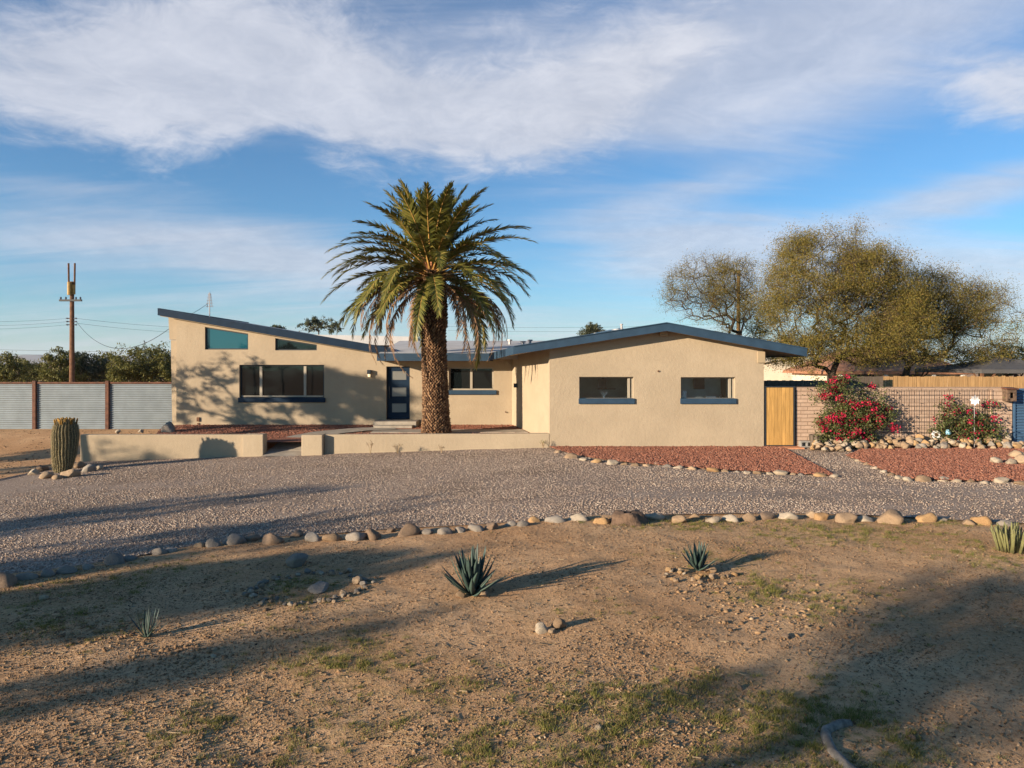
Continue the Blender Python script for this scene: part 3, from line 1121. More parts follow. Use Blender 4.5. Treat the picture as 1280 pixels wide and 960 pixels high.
# big three-light window
x0, x1, z0, z1 = big
yf = YM + .10
zs = 1.335
fr = hb((lambda m: (frame_rect(m, x0 + .002, x1 - .002, zs, z1 - .002, yf, .06, .05), m)[1])(MB()), 'window', M['darkframe'])
fr.name = 'window'
m = MB()
for xm in ((405 - 0, 0),):
    pass
xa, xb_ = -9.68, -7.98
m.box(xa - .05, xa + .05, yf - .012, yf + .06, zs + .051, z1 - .053)
m.box(xb_ - .05, xb_ + .05, yf - .012, yf + .06, zs + .051, z1 - .053)
m.box(x0 + .06, x1 - .06, yf - .014, yf + .04, zs + .02, zs + .075)
hb(m, 'mullion', M['vinyl'], fr)
m = MB()
for a, b in ((x0 + .05, xa - .052), (xa + .052, xb_ - .052), (xb_ + .052, x1 - .05)):
    m.box(a, b, yf + .03, yf + .036, zs + .08, z1 - .055)
hb(m, 'pane', M['glass_dark'], fr)
hb(MB().box(x0 - .03, x1 + .05, YM - .06, yf + .10, z0 + .002, zs - .003), 'sill', M['navy'], fr, bevel=.015)
# entry-side window, two lights
x0, x1, z0, z1 = win2
yf = YM + .10
m = MB()
frame_rect(m, x0 + .002, x1 - .002, z0 + .002, z1 - .002, yf, .06, .055)
xm = (x0 + x1) / 2
m.box(xm - .045, xm + .045, yf - .01, yf + .06, z0 + .06, z1 - .06)
fr = hb(m, 'window', M['vinyl'])
m = MB()
m.box(x0 + .058, xm - .046, yf + .03, yf + .036, z0 + .058, z1 - .058)
m.box(xm + .046, x1 - .058, yf + .03, yf + .036, z0 + .058, z1 - .058)
hb(m, 'pane', M['glass_dark'], fr)
hb(MB().box(x0 - .10, x1 + .12, YM - .07, YM - .002, z0 - .17, z0 - .0), 'sill', M['blue'], fr, bevel=.015)
# two sloping clerestory windows
for (x0, x1, z0, zt), gm in ((cl1, 'glass_teal'), (cl2, 'glass_dark')):
    yf = YM + .07
    e = .002
    fw = .045
    t0_, t1_ = zt(x0), zt(x1)
    m = MB()
    m.box(x0 + e, x1 - e, yf, yf + .06, z0 + e, z0 + fw)
    sl = (t1_ - t0_) / (x1 - x0)
    m.prism_xz([(x0 + e, t0_ - fw), (x1 - e, t1_ - fw), (x1 - e, t1_ - e), (x0 + e, t0_ - e)], yf, yf + .06)
    m.prism_xz([(x0 + e, z0 + fw), (x0 + fw, z0 + fw), (x0 + fw, t0_ - fw + sl * fw), (x0 + e, t0_ - fw)], yf, yf + .06)
    m.prism_xz([(x1 - fw, z0 + fw), (x1 - e, z0 + fw), (x1 - e, t1_ - fw), (x1 - fw, t1_ - fw - sl * fw)], yf, yf + .06)
    fr = hb(m, 'clerestory_window', M['darkframe'])
    hb(MB().prism_xz([(x0 + fw, z0 + fw), (x1 - fw, z0 + fw), (x1 - fw, t1_ - fw - sl * fw), (x0 + fw, t0_ - fw + sl * fw)], yf + .03, yf + .036), 'pane', M[gm], fr)
# two wide wing windows in deep reveals
for x0, x1, z0, z1 in (w1, w2):
    yf = YW + .15
    zs = z0 + .145
    m = MB()
    frame_rect(m, x0 + .002, x1 - .002, zs, z1 - .002, yf, .06, .035)
    m.box(x1 - .16, x1 - .09, yf - .01, yf + .06, zs + .04, z1 - .04)
    fr = hb(m, 'window', M['vinyl'])
    hb(MB().box(x0 + .036, x1 - .036, yf + .062, yf + .068, zs + .034, z1 - .034), 'pane', M['glass_room'], fr)
    hb(MB().box(x0 - .02, x1 + .03, YW - .055, yf - .004, z0 + .003, zs + .03), 'sill', M['blue'], fr, bevel=.012)

# ---- room behind the wing windows
hb(MB().box(1.9, 7.55, 25.7, 25.8, 0.1, 3.2), 'inner_wall', M['wallpaint'])
hb(MB().box(1.6, 7.55, 22.5, 25.7, 0.12, 0.2), 'inner_floor', M['roomfloor'])
hb(MB().box(4.45, 4.55, 22.46, 25.69, 0.2, 3.3), 'inner_wall', M['wallpaint'])

# ---- front door
x0, x1, z0, z1 = door
m = MB()
yf = YM + .12
holes = [(x0 + .19, x1 - .15, a, b) for a, b in ((0.76, 1.10), (1.37, 1.72), (2.01, 2.35))]
wall_holes(m, x0 + .03, x1 - .03, yf, yf + .05, z0 + .01, lambda x: z1 - .03, [(a, b, c, k(d)) for a, b, c, d in holes])
dr = hb(m, 'front_door', M['navy'])
for a, b, c, d in holes:
    hb(MB().box(a + .004, b - .004, yf + .02, yf + .026, c + .004, d - .004), 'glass_lite', M['glass_frost'], dr)
m = MB()
m.box(x0 + .002, x0 + .028, yf - .03, yf + .07, z0, z1 - .002)
m.box(x1 - .028, x1 - .002, yf - .03, yf + .07, z0, z1 - .002)
m.box(x0 + .028, x1 - .028, yf - .03, yf + .07, z1 - .028, z1 - .002)
hb(m, 'door_frame', M['darkframe'], dr)
m = MB().tube([(x0 + .10, yf - .045, 1.3), (x0 + .10, yf - .045, 1.75)], .014, 8).tube([(x0 + .10, yf - .002, 1.35), (x0 + .10, yf - .045, 1.35)], .01, 6).tube([(x0 + .10, yf - .002, 1.70), (x0 + .10, yf - .045, 1.70)], .01, 6)
hb(m, 'handle', M['darkframe'], dr)
m = MB().box(-5.15, -3.55, 26.35, YM + .1, 0.25, 0.49).box(-5.05, -3.65, 25.95, 26.345, .25, .37)
hb(m, 'entry_step', M['concrete'], bevel=.015)
# wall lamp
m = MB()
lx = PX(462, YM)
m.box(lx - .055, lx + .055, YM - .03, YM - .002, 2.12, 2.40)
m.box(lx - .07, lx + .07, YM - .16, YM - .03, 2.36, 2.40)
m.box(lx - .07, lx + .07, YM - .16, YM - .031, 2.24, 2.359)
lp = hb(m, 'wall_lamp', M['darkframe'], bevel=.006)
hb(MB().lathe([(.045, 0), (.05, .05), (.05, .11)], (lx, YM - .095, 2.125), 10), 'lamp_glass', M['lampglass'], lp)
# outlet covers, hose bib, door bell box
m = MB()
ox = PX(248, YM)
m.box(ox - .05, ox + .05, YM - .05, YM - .002, 0.40 + .02, 0.58)
m.box(ox - .035, ox + .035, YM - .035, YM - .002, 0.30, 0.36)
hb(m, 'outlet_cover', M['polewood'])
m = MB().tube([(PX(823, YW), YW - .003, PZ(464, YW)), (PX(823, YW), YW - .03, PZ(464, YW))], .03, 8)
hb(m, 'vent_cap', M['polewood'])
m = MB().tube([(PX(632, YM), YM - .003, PZ(515, YM)), (PX(632, YM), YM - .06, PZ(515, YM))], .022, 8)
hb(m, 'hose_tap', M['rust'])
m = MB().box(0.06, 0.20, 26.4, 26.55, 1.75, 1.90)
hb(m, 'doorbell_box', M['darkframe'])

# ---- items seen in the right window
kx = PX(855, 22.7)
ct = thing('kitchen_counter', 'pale counter seen through the right wing window', 'counter', (6.1, 22.85, 0.2))
MB().box(-.95, 1.2, -.25, .30, 0, 1.22).build('cabinet', M['wallpaint'], ct)
MB().box(-1.0, 1.25, -.28, .33, 1.225, 1.27).build('worktop', M['counter'], ct)
zc = 1.475
t = MB().lathe([(.075, 0), (.085, .02), (.085, .26), (.06, .30)], (0, 0, 0), 14).build('paper_roll', M['white'])
t.location = (5.47, 22.62, zc)
tag(t, 'white paper roll standing at the left of the right wing window', 'paper roll')
t = MB().lathe([(.10, 0), (.19, .05), (.16, .11), (.05, .14)], (0, 0, 0), 14).build('bowl', M['cream'])
t.location = (5.95, 22.72, zc)
tag(t, 'cream bowl on the counter behind the right wing window', 'bowl')
t = MB().box(-.17, .17, -.10, .10, 0, .12).build('tray', M['counter'], bevel=.02)
t.location = (6.35, 22.75, zc)
tag(t, 'pale tray on the counter between the bowl and the dark bottle', 'tray')
t = MB().lathe([(.04, 0), (.045, .14), (.015, .19), (.015, .25)], (0, 0, 0), 10).build('bottle', M['bottle'])
t.location = (6.68, 22.7, zc)
tag(t, 'dark bottle on the counter behind the right wing window', 'bottle')
t = MB().box(-.20, .20, -.02, .02, 0, .42).build('wall_picture', M['bottle'])
t.location = (6.75, 25.66, 1.72)
tag(t, 'dark framed panel on the room wall behind the right wing window', 'picture')
gl = thing('glass_figurine', 'clear branching glass ornament standing inside the left wing window', 'ornament', (2.93, 22.62, 1.525))
m = MB()
for i in range(11):
    a = i * 2.4
    m.tube([(0, 0, 0), (.05 * math.cos(a), .03 * math.sin(a), .12), (.13 * math.cos(a), .05 * math.sin(a), .16 + .012 * i)], [.008, .006, .003], 5)
m.build('stems', M['white'], gl)
MB().lathe([(.05, 0), (.06, .01), (.03, .03)], n=10).build('base', M['white'], gl)
m = MB()
m.box(-.02, .62, -.03, .03, 0, .02)
m.box(0, .3, -.02, .02, .02, .38).box(.12, .20, -.02, .02, .38, .56)
t = m.build('dark_bracket_shelf', M['bottle'])
t.location = (3.1, 25.55, 1.72)
tag(t, 'dark shelf on the room wall behind the left wing window', 'shelf')

# roof antenna
an = thing('roof_antenna', 'thin reddish antenna mast on the sloping left roof', 'antenna', (PX(262, 30), 30, LT(PX(262, 30))))
MB().tube([(0, 0, -.02), (0, 0, 1.05)], .022, 6).build('mast', M['greymetal'], an)
m = MB()
for i, z in enumerate((.45, .58, .70, .82, .94)):
    w = .16 - .022 * i
    m.tube([(-w, .0, z), (w, 0, z + .02)], .012, 4)
m.tube([(-.1, 0, .42), (-.04, 0, 1.0)], .012, 4).tube([(.1, 0, .42), (.04, 0, 1.0)], .012, 4)
m.build('element', M['greymetal'], an)

# ================================================================== LOW WALL
def low_wall(name, label, x0, x1, end):
    t = thing(name, label, 'garden wall', ((x0 + x1) / 2, 22.2, -.3))
    ox = (x0 + x1) / 2
    p0, p1 = (x0, x1 - .66) if end == 'right' else (x0 + .66, x1)
    ztl = PZ(543.3, YW) + .3
    ztr = ztl + (.035 if end == 'left' else .0)
    m = MB().hexa([(p0 - ox, .0, -.3), (p1 - ox, 0, -.3), (p1 - ox, .24, -.3), (p0 - ox, .24, -.3)],
                  [(p0 - ox, .0, ztl), (p1 - ox, 0, ztr), (p1 - ox, .24, ztr), (p0 - ox, .24, ztl)])
    m.build('wall_run', M['stucco'], t, bevel=.02)
    q0, q1 = (x1 - .655, x1) if end == 'right' else (x0, x0 + .655)
    dy = -.07 if end == 'right' else -.22
    m = MB().box(q0 - ox, q1 - ox, dy, .30, -.3, ztl + .012)
    m.build('end_pier', M['stucco'], t, bevel=.025)
    return t


low_wall('garden_wall', 'low tan stucco wall with the round shadow, beside the barrel cactus', -13.5, -7.75, 'right')
low_wall('garden_wall', 'long low tan stucco wall in front of the palm, joining the wing', -6.52, 1.174, 'left')

# ================================================================== CORRUGATED FENCE (left)
YC = 28.6
fence = thing('corrugated_fence', 'corrugated metal fence in rusted steel frames left of the house', 'fence', (-17.5, YC, -.1))


def corrugated(mb, xa, xb, y, z0, z1, pitch=.088, amp=.019):
    n = int((z1 - z0) / pitch * 8)
    zs = np.linspace(z0, z1, n)
    vs, fs = [], []
    for i, z in enumerate(zs):
        yy = y + amp * math.sin(2 * math.pi * (z - z0) / pitch)
        vs += [(xa, yy, z), (xb, yy, z)]
    for i in range(n - 1):
        fs.append((2 * i, 2 * i + 1, 2 * i + 3, 2 * i + 2))
    return mb.add(vs, fs)


posts = [PX(-290, YC), PX(-140, YC), PX(-48, YC), PX(44, YC), PX(135, YC), PX(221, YC)]
for i, x in enumerate(posts):
    zt = PZ(476.5, YC) + .1
    MB().box(x - 17.5 + 35 - .07 - 0 if False else x + 17.5 - .07, x + 17.5 + .07, -.09, .03, -.3, zt + .02).build('post', M['rust'], fence, bevel=.008)
for a, b in zip(posts[:-1], posts[1:]):
    xa, xb = a + 17.5 + .075, b + 17.5 - .075
    o = corrugated(MB(), xa, xb, 0, 0.06, 1.93).build('panel', M['galv'], fence, smooth=True)
    MB().box(xa, xb, -.05, .035, 1.935, 2.0).build('rail', M['rust'], fence)
    MB().box(xa, xb, -.03, .035, -.02, .055).build('rail', M['rust'], fence)

# ================================================================== GATE + BLOCK WALL + PICKETS
YB = 22.27
gt = thing('garden_gate', 'golden cedar board gate between the wing and the block wall', 'gate', (8.42, 22.215, 0.03))
gx0, gx1 = 7.90 - 8.42, PX(993.5, 22.22) - 8.42
m = MB()
nb = 7
bw = (gx1 - gx0 - .10) / nb
for i in range(nb):
    m.box(gx0 + .05 + i * bw + .003, gx0 + .05 + (i + 1) * bw - .003, 0, .022, .06, 1.86)
m.build('boards', M['cedar'], gt)
m = MB()
m.box(gx0, gx0 + .045, -.012, .04, 0.02, 1.90).box(gx1 - .045, gx1, -.012, .04, 0.02, 1.90).box(gx0 + .045, gx1 - .045, -.012, .04, 0.02, .058).box(gx0 + .045, gx1 - .045, -.012, .04, 1.862, 1.90)
m.build('gate_frame', M['darkframe'], gt)
o = MB().slab([(7.88, 21.8, .055), (8.98, 21.8, .055), (8.98, 22.6, .06), (7.88, 22.6, .06)], .12).build('gate_threshold', M['terracotta'])
tag(o, kind='structure')
# path continuing through the gate already is the gravel drive

bwall = thing('block_wall', 'pinkish tan slump block wall right of the gate', 'wall', (12.0, YB, 0))
x0, x1 = PX(995, YB) - 12, PX(1264, YB) - 12
MB().box(x0, x1, 0, .20, -.2, 1.80).build('wall_run', M['slump'], bwall)
MB().box(x0 - .01, x1 + .01, -.015, .215, 1.803, 1.90).build('coping', M['slump'], bwall, bevel=.01)
MB().box(PX(1237, YB) - 12, x1, -.05, -.004, -.2, 1.80).build('pier', M['slump'], bwall, bevel=.01)
# steel wire trellis on the wall
tr = thing('wire_trellis', 'square wire grid trellis fixed to the block wall', 'trellis', (13.5, YB - .09, 0))
m = MB()
tx0, tx1 = PX(1100, YB) - 13.5, PX(1238, YB) - 13.5
zt0, zt1 = .15, PZ(486.5, YB)
n = 22
for i in range(n + 1):
    x = tx0 + (tx1 - tx0) * i / n
    m.bar((x, 0, zt0), (x, 0, zt1), .0065)
nz = 10
for j in range(nz + 1):
    z = zt0 + (zt1 - zt0) * j / nz
    m.bar((tx0, -.010, z), (tx1, -.010, z), .0065)
m.build('grid', M['wire'], tr)
m = MB()
for i in (2, 8, 14, 20):
    x = tx0 + (tx1 - tx0) * i / n
    for z in (.5, 1.4):
        m.bar((x, .0, z), (x, .088, z), .012)
m.build('standoffs', M['wire'], tr)

# blue corrugated panel at the far right
bp = thing('blue_metal_panel', 'dark blue corrugated metal gate at the end of the block wall', 'gate', (PX(1300, YB), YB, 0))
ox = PX(1300, YB)
corr = corrugated(MB(), PX(1266, YB) - ox, PX(1400, YB) - ox, -.0, .03, PZ(485.5, YB), .09, .014).build('panel', M['bluesteel'], bp, smooth=True)
m = MB().box(PX(1265.2, YB) - ox, PX(1268, YB) - ox, -.05, .05, 0, PZ(484.5, YB))
m.build('post', M['bluesteel'], bp)

# little bird-house like box on the wall pier
bh = thing('wall_mailbox', 'brown wooden box with a dark opening on the pier of the block wall', 'box', (PX(1257, YB), YB - .06, PZ(501, YB)))
m = MB()
w, d, h = .145, .22, .36
m.box(-w, w, -.02, 0, 0, h).box(-w, -w + .03, -d, -.021, 0, h).box(w - .03, w, -d, -.021, 0, h)
m.box(-w + .031, w - .031, -d, -.021, 0, .03)
m.box(-w + .031, -.05, -d, -d + .02, .031, h - .001).box(.05, w - .031, -d, -d + .02, .031, h - .001).box(-.049, .049, -d, -d + .02, .031, .10).box(-.049, .049, -d, -d + .02, .27, h - .001)
m.build('body', M['stump'], bh)
MB().hexa([(-w - .04, -d - .05, h + .005), (w + .04, -d - .05, h + .005), (w + .04, .0, h + .03), (-w - .04, .0, h + .03)],
          [(-w - .04, -d - .05, h + .04), (w + .04, -d - .05, h + .04), (w + .04, .0, h + .07), (-w - .04, .0, h + .07)]).build('lid', M['rust'], bh)

# white pinwheel flower and a blue glazed ball among the plants
fl = thing('flower_spinner', 'white metal flower spinner on a thin stake in front of the trellis', 'garden ornament', (PX(1218, YB - .4), YB - .4, 0.05))
zf = PZ(500, YB - .4) - .05
MB().tube([(0, 0, 0), (0, 0, zf)], .010, 6).build('stake', M['greymetal'], fl)
m = MB()
for i in range(8):
    a = i * math.pi / 4
    c, s = math.cos(a), math.sin(a)
    m.add([(0, -.02, zf), (.09 * c - .05 * s, -.05, zf + .09 * s + .05 * c), (.17 * c, -.03, zf + .17 * s), (.09 * c + .05 * s, -.01, zf + .09 * s - .05 * c)], [(0, 1, 2, 3)])
m.build('petals', M['white'], fl)
gb = MB().lathe([(.03, 0), (.09, .03), (.13, .10), (.12, .18), (.07, .24), (.09, .27)], n=16).build('blue_planter', M['lightblue'], smooth=True)
gb.location = (PX(1185, 22.0), 22.0, .42)
gb.scale = (.65, .65, .65)
tag(gb, 'light blue glazed pot among the bougainvillea leaves', 'pot')
gb2 = MB().lathe([(.13, -.02), (.13, .02)], n=20)
gb2 = thing('hanging_plaque', 'round pale plaque leaning low against the block wall', 'plaque', (PX(1170, 22.15), 22.15, .42))
m = MB()
vs = [(.13 * math.cos(a), 0, .13 * math.sin(a)) for a in np.linspace(0, 2 * math.pi, 20, endpoint=False)]
m.prism_xz([(v[0], v[2]) for v in vs], -.015, .015)
m.build('disc', M['white'], gb2)
m = MB()
m.prism_xz([(v[0] * .45, v[2] * .45) for v in vs], -.022, -.0155)
m.build('centre', M['polewood'], gb2)

# cinder block and wooden tub by the gate
cb = MB()
x = PX(1006, 22.2)
cb.box(-.20, .20, .0, .19, 0, .04).box(-.20, .20, 0, .19, .155, .195).box(-.20, -.165, 0, .19, .041, .154).box(.165, .20, 0, .19, .041, .154).box(-.02, .02, 0, .19, .041, .154)
cb.box(-.164, -.021, .15, .185, .041, .154).box(.021, .164, .15, .185, .041, .154)
o = cb.build('cinder_block', M['blockgrey'])
o.location = (x, 22.0, .04)
tag(o, 'grey cinder block lying on its side by the gate', 'cinder block')
wt = thing('wooden_tub', 'weathered wooden planter tub between the cinder block and the bougainvillea', 'planter', (PX(1020, 22.05), 22.02, .05))
m = MB()
for i in range(12):
    a = i * math.pi / 6
    c, s = math.cos(a), math.sin(a)
    m.hexa([(.155 * c - .04 * s, .155 * s + .04 * c, 0), (.155 * c + .04 * s, .155 * s - .04 * c, 0), (.18 * c + .04 * s, .18 * s - .04 * c, 0), (.18 * c - .04 * s, .18 * s + .04 * c, 0)],
           [(.195 * c - .05 * s, .195 * s + .05 * c, .38), (.195 * c + .05 * s, .195 * s - .05 * c, .38), (.22 * c + .05 * s, .22 * s - .05 * c, .38), (.22 * c - .05 * s, .22 * s + .05 * c, .38)])
m.build('staves', M['oldpicket'], wt)
MB().lathe([(.17, .0), (.19, .34)], n=16).build('soil', M['stump'], wt)

# wooden picket fence behind the block wall
pf = thing('picket_fence', 'pale wooden stockade fence behind the block wall', 'fence', (18, 28, 0))
m, m2 = MB(), MB()
xa, xb = PX(1098, 28) - 18, PX(1420, 28) - 18
x = xa
while x < xb:
    w = .135 + .012 * random.random()
    zt = PZ(470.3, 28) + random.uniform(-.025, .02)
    dy = random.uniform(-.008, .008)
    m.hexa([(x, dy, 0), (x + w, dy, 0), (x + w, dy + .02, 0), (x, dy + .02, 0)], [(x, dy, zt), (x + w, dy, zt), (x + w, dy + .02, zt), (x, dy + .02, zt)])
    x += w + .012
m.build('pickets', M['picket'], pf)
MB().box(xa, xb, .03, .07, 1.6, 1.7).box(xa, xb, .03, .07, .4, .5).build('rail', M['oldpicket'], pf)
pf2 = thing('weathered_fence', 'short dark weathered board fence between the gate and the pale stockade', 'fence', (12, 27.6, 0))
m = MB()
x = PX(940, 27.6) - 12
xb = PX(1098, 27.9) - 12
while x < xb:
    w = .135 + .012 * random.random()
    zt = PZ(475.5 if x < PX(1040, 27.6) - 12 else 470.5, 27.6) + random.uniform(-.012, .008)
    m.box(x, x + w, 0, .02, 0, zt)
    x += w + .004
m.build('pickets', M['oldpicket'], pf2)
MB().box(PX(940, 27.6) - 12, xb, .03, .07, 1.5, 1.6).build('rail', M['oldpicket'], pf2)

# ================================================================== NEIGHBOURS
nh = thing('cream_house', 'cream rendered house wall and low roof glimpsed behind the gate', 'house', (PX(990, 52), 52, 0))
MB().prism_xz([(-3.4, 0), (4.4, 0), (4.4, 2.1), (.1, 3.05), (-3.4, 2.5)], 0, 6).build('wall', M['cream'], nh)
MB().slab([(-3.6, -.25, 2.60), (.1, -.25, 3.20), (.1, 6.2, 3.20), (-3.6, 6.2, 2.60)], .12).slab([(.105, -.25, 3.20), (4.65, -.25, 2.2), (4.65, 6.2, 2.2), (.105, 6.2, 3.20)], .12).build('roof', M['cream'], nh)
MB().box(1.2, 1.9, -.03, -.004, 1.5, 2.05).build('window', M['darkframe'], nh)

th = thing('tiled_house', 'low house with a terracotta tiled hip roof beyond the stockade fence', 'house', (PX(1125, 44), 44, 0))
w, d = 4.6, 7
MB().box(-w + .5, w - .5, .6, d - .4, 0, 2.3).build('wall', M['cream'], th)
rz0, rz1 = PZ(464, 44), PZ(433, 44.5)
m = MB()
m.add([(-w, 0, rz0), (w, 0, rz0), (w, d, rz0), (-w, d, rz0), (-w + 3.0, d / 2, rz1), (w - 2.6, d / 2, rz1)], [(0, 1, 5, 4), (1, 2, 5), (2, 3, 4, 5), (3, 0, 4)])
m.slab([(-w, 0, rz0 - .01), (w, 0, rz0 - .01), (w, d, rz0 - .01), (-w, d, rz0 - .01)], .18)
m.build('roof', M['tile'], th)
for x in (-3.6, -.8, 2.2, 4.0):
    MB().box(x - .09, x + .09, .1, .28, 0, rz0 - .2).build('porch_post', M['white'], th)
MB().box(-2.5, -1.3, .55, .59, .8, 2.0).build('window', M['darkframe'], th)
MB().box(.3, 1.6, .55, .59, .8, 2.0).build('window', M['darkframe'], th)

gz_ = thing('gazebo', 'grey canvas gazebo with a hip top behind the stockade fence', 'gazebo', (PX(1250, 32), 32, 0))
w = 2.45
ze, za = PZ(461.5, 31), PZ(446, 32)
m = MB()
c = [(-w, -w, ze), (w, -w, ze), (w, w, ze), (-w, w, ze)]
N = 8
vs, fs = [], []
for side in range(4):
    a, b = Vector(c[side]), Vector(c[(side + 1) % 4])
    ap = Vector((0, 0, za))
    base = len(vs)
    for i in range(N + 1):
        for j in range(N + 1):
            p = a.lerp(b, j / N).lerp(ap, i / N)
            p.z -= .10 * math.sin(math.pi * i / N) * (0.4 + 0.6 * math.sin(math.pi * j / N))
            vs.append(p)
    for i in range(N):
        for j in range(N):
            q = base + i * (N + 1) + j
            fs.append((q, q + 1, q + N + 2, q + N + 1))
m.add(vs, fs)
for side in range(4):
    a, b = Vector(c[side]), Vector(c[(side + 1) % 4])
    m.add([a, b, b - Vector((0, 0, .16)), a - Vector((0, 0, .16))], [(0, 1, 2, 3)])
m.build('canopy', M['canvas'], gz_)
for x in (-w + .06, w - .06):
    for y in (-w + .06, w - .06):
        MB().box(x - .05, x + .05, y - .05, y + .05, 0, ze).build('post', M['polewood'], gz_)
m = MB()
for sx in (-1, 1):
    for sy in (-1, 1):
        x, y = sx * (w - .06), sy * (w - .06)
        m.bar((x, y, ze - .75), (x - sx * .6, y, ze - .12), .05)
        m.bar((x, y, ze - .75), (x, y - sy * .6, ze - .12), .05)
m.build('brace', M['polewood'], gz_)
for nm, lb, xx, yy in (('sun_sail_screen', 'tan privacy screen panel hanging under the gazebo', 1238, 33.5),):
    t = MB().box(-.55, .55, 0, .03, 1.0, 2.35).build(nm, M['cream'])
    t.location = (PX(xx, yy), yy, 0)
    tag(t, lb, 'screen')

# ================================================================== UTILITY POLES + WIRES
YP = 45.0
up = thing('utility_pole', 'brown wooden utility pole with crossarm and two tall prongs beyond the metal fence', 'utility pole', (PX(90, YP), YP, 0))
zt = PZ(352, YP)
MB().tube([(0, 0, -.3), (0, 0, zt)], [.17, .12], 10).build('pole', M['polewood'], up)
m = MB().tube([(-.06, -.16, PZ(369, YP)), (-.06, -.16, PZ(353, YP))], .13, 10).tube([(.14, -.05, PZ(368, YP)), (.14, -.05, PZ(356, YP))], .10, 8)
m.build('casing', M['brass'], up)
m = MB().tube([(-.20, 0, PZ(358, YP)), (-.22, 0, PZ(329, YP))], .055, 6).tube([(.16, 0, PZ(358, YP)), (.18, 0, PZ(329, YP))], .055, 6)
m.build('prong', M['polewood'], up)
za = PZ(375.5, YP)
MB().box(-.70, .70, -.20, -.08, za - .07, za + .05).build('crossarm', M['wire'], up)
m = MB()
for x in (-.62, -.30, .34, .62):
    m.lathe([(.03, 0), (.055, .05), (.055, .11), (.03, .16)], (x, -.14, za + .05), 8)
m.build('insulator', M['insul'], up)
m = MB()
for z in (PZ(398, YP), PZ(402, YP), PZ(406, YP)):
    m.box(-.28, .28, -.06, .06, z - .03, z + .03)
    m.tube([(-.28, 0, z), (-.28, -.1, z)], .05, 6).tube([(.28, 0, z), (.28, -.1, z)], .05, 6)
m.build('bracket', M['insul'], up)
up2 = thing('utility_pole', 'plain tan wooden pole standing among the mesquite branches', 'utility pole', (PX(923, 40), 40, 0))
MB().tube([(0, 0, -.3), (0, 0, PZ(338, 40))], [.13, .09], 10).build('pole', M['tanpole'], up2)
MB().box(-.10, .10, -.16, -.10, PZ(345, 40), PZ(341, 40)).build('bracket', M['insul'], up2)


def wire(label, p, q, sag, r=.007, group=None):
    p, q = Vector(p), Vector(q)
    pts = []
    for i in range(25):
        t = i / 24
        v = p.lerp(q, t)
        v.z -= sag * 4 * t * (1 - t)
        pts.append(v - p)
    o = MB().tube(pts, r, 4).build('overhead_wire', M['wire'])
    o.location = p
    tag(o, label, 'wire', group)


xp = PX(90, YP)
wire('service wire sagging from the pole to the house corner', (xp + .28, YP, PZ(402, YP)), (PX(214, 28.5), 28.5, PZ(409, 28.5)), 1.25, .013)
wire('wire rising from the roof edge to the antenna', (PX(240, 29.6), 29.6, PZ(392, 29.6)), (PX(259, 30), 30, PZ(380, 30)), 0.02, .008)
for py, z2, lb in ((398, 401, 'upper'), (402, 406.5, 'middle'), (406, 411, 'lower')):
    wire('%s of the three thin wires running left from the pole bracket' % lb, (xp - .28, YP, PZ(py, YP)), (PX(-60, 46), 46, PZ(z2, 46)), .12, .006)
for py, z2, lb in ((398, 409, 'upper'), (404, 416, 'lower')):
    wire('%s of the two thin wires running right from the pole bracket' % lb, (xp + .28, YP, PZ(py, YP)), (PX(330, 60), 60, PZ(z2, 60)), .3, .007)
for py, lb in ((436, 'upper'), (441.5, 'lower')):
    wire('%s of two low far wires above the bushes behind the fence' % lb, (PX(-80, 70), 70, PZ(py - 1, 70)), (PX(330, 70), 70, PZ(py + 4, 70)), .15, .011)
for py, lb in ((411, 'upper'), (416, 'lower')):
    wire('%s of two far wires between palm and gable roof' % lb, (PX(560, 75), 75, PZ(py - 3, 75)), (PX(930, 75), 75, PZ(py - 8, 75)), .3, .009)
wire('far wire right of the big mesquite', (PX(1190, 60), 60, PZ(424, 60)), (PX(1400, 60), 60, PZ(410, 60)), .4, .010)


# ================================================================== PLANTS
def frames(D):
    """two unit vectors normal to each direction"""
    ref = np.where(np.abs(D[:, 2:3]) < 0.9, np.array([[0, 0, 1.0]]), np.array([[1.0, 0, 0]]))
    a = np.cross(D, ref)
    a /= np.linalg.norm(a, axis=1, keepdims=True) + 1e-9
    b = np.cross(D, a)
    return a, b


def rand_dirs(r, n):
    v = r.normal(size=(n, 3))
    return v / np.linalg.norm(v, axis=1, keepdims=True)


def sample_env(r, env, n, shell=0.35):
    vol = np.array([e[3] * e[4] * e[5] * (e[6] if len(e) > 6 else 1) for e in env])
    idx = r.choice(len(env), n, p=vol / vol.sum())
    E = np.array([e[:6] for e in env])[idx]
    return E[:, :3] + rand_dirs(r, n) * (r.random((n, 1)) ** shell) * E[:, 3:6]


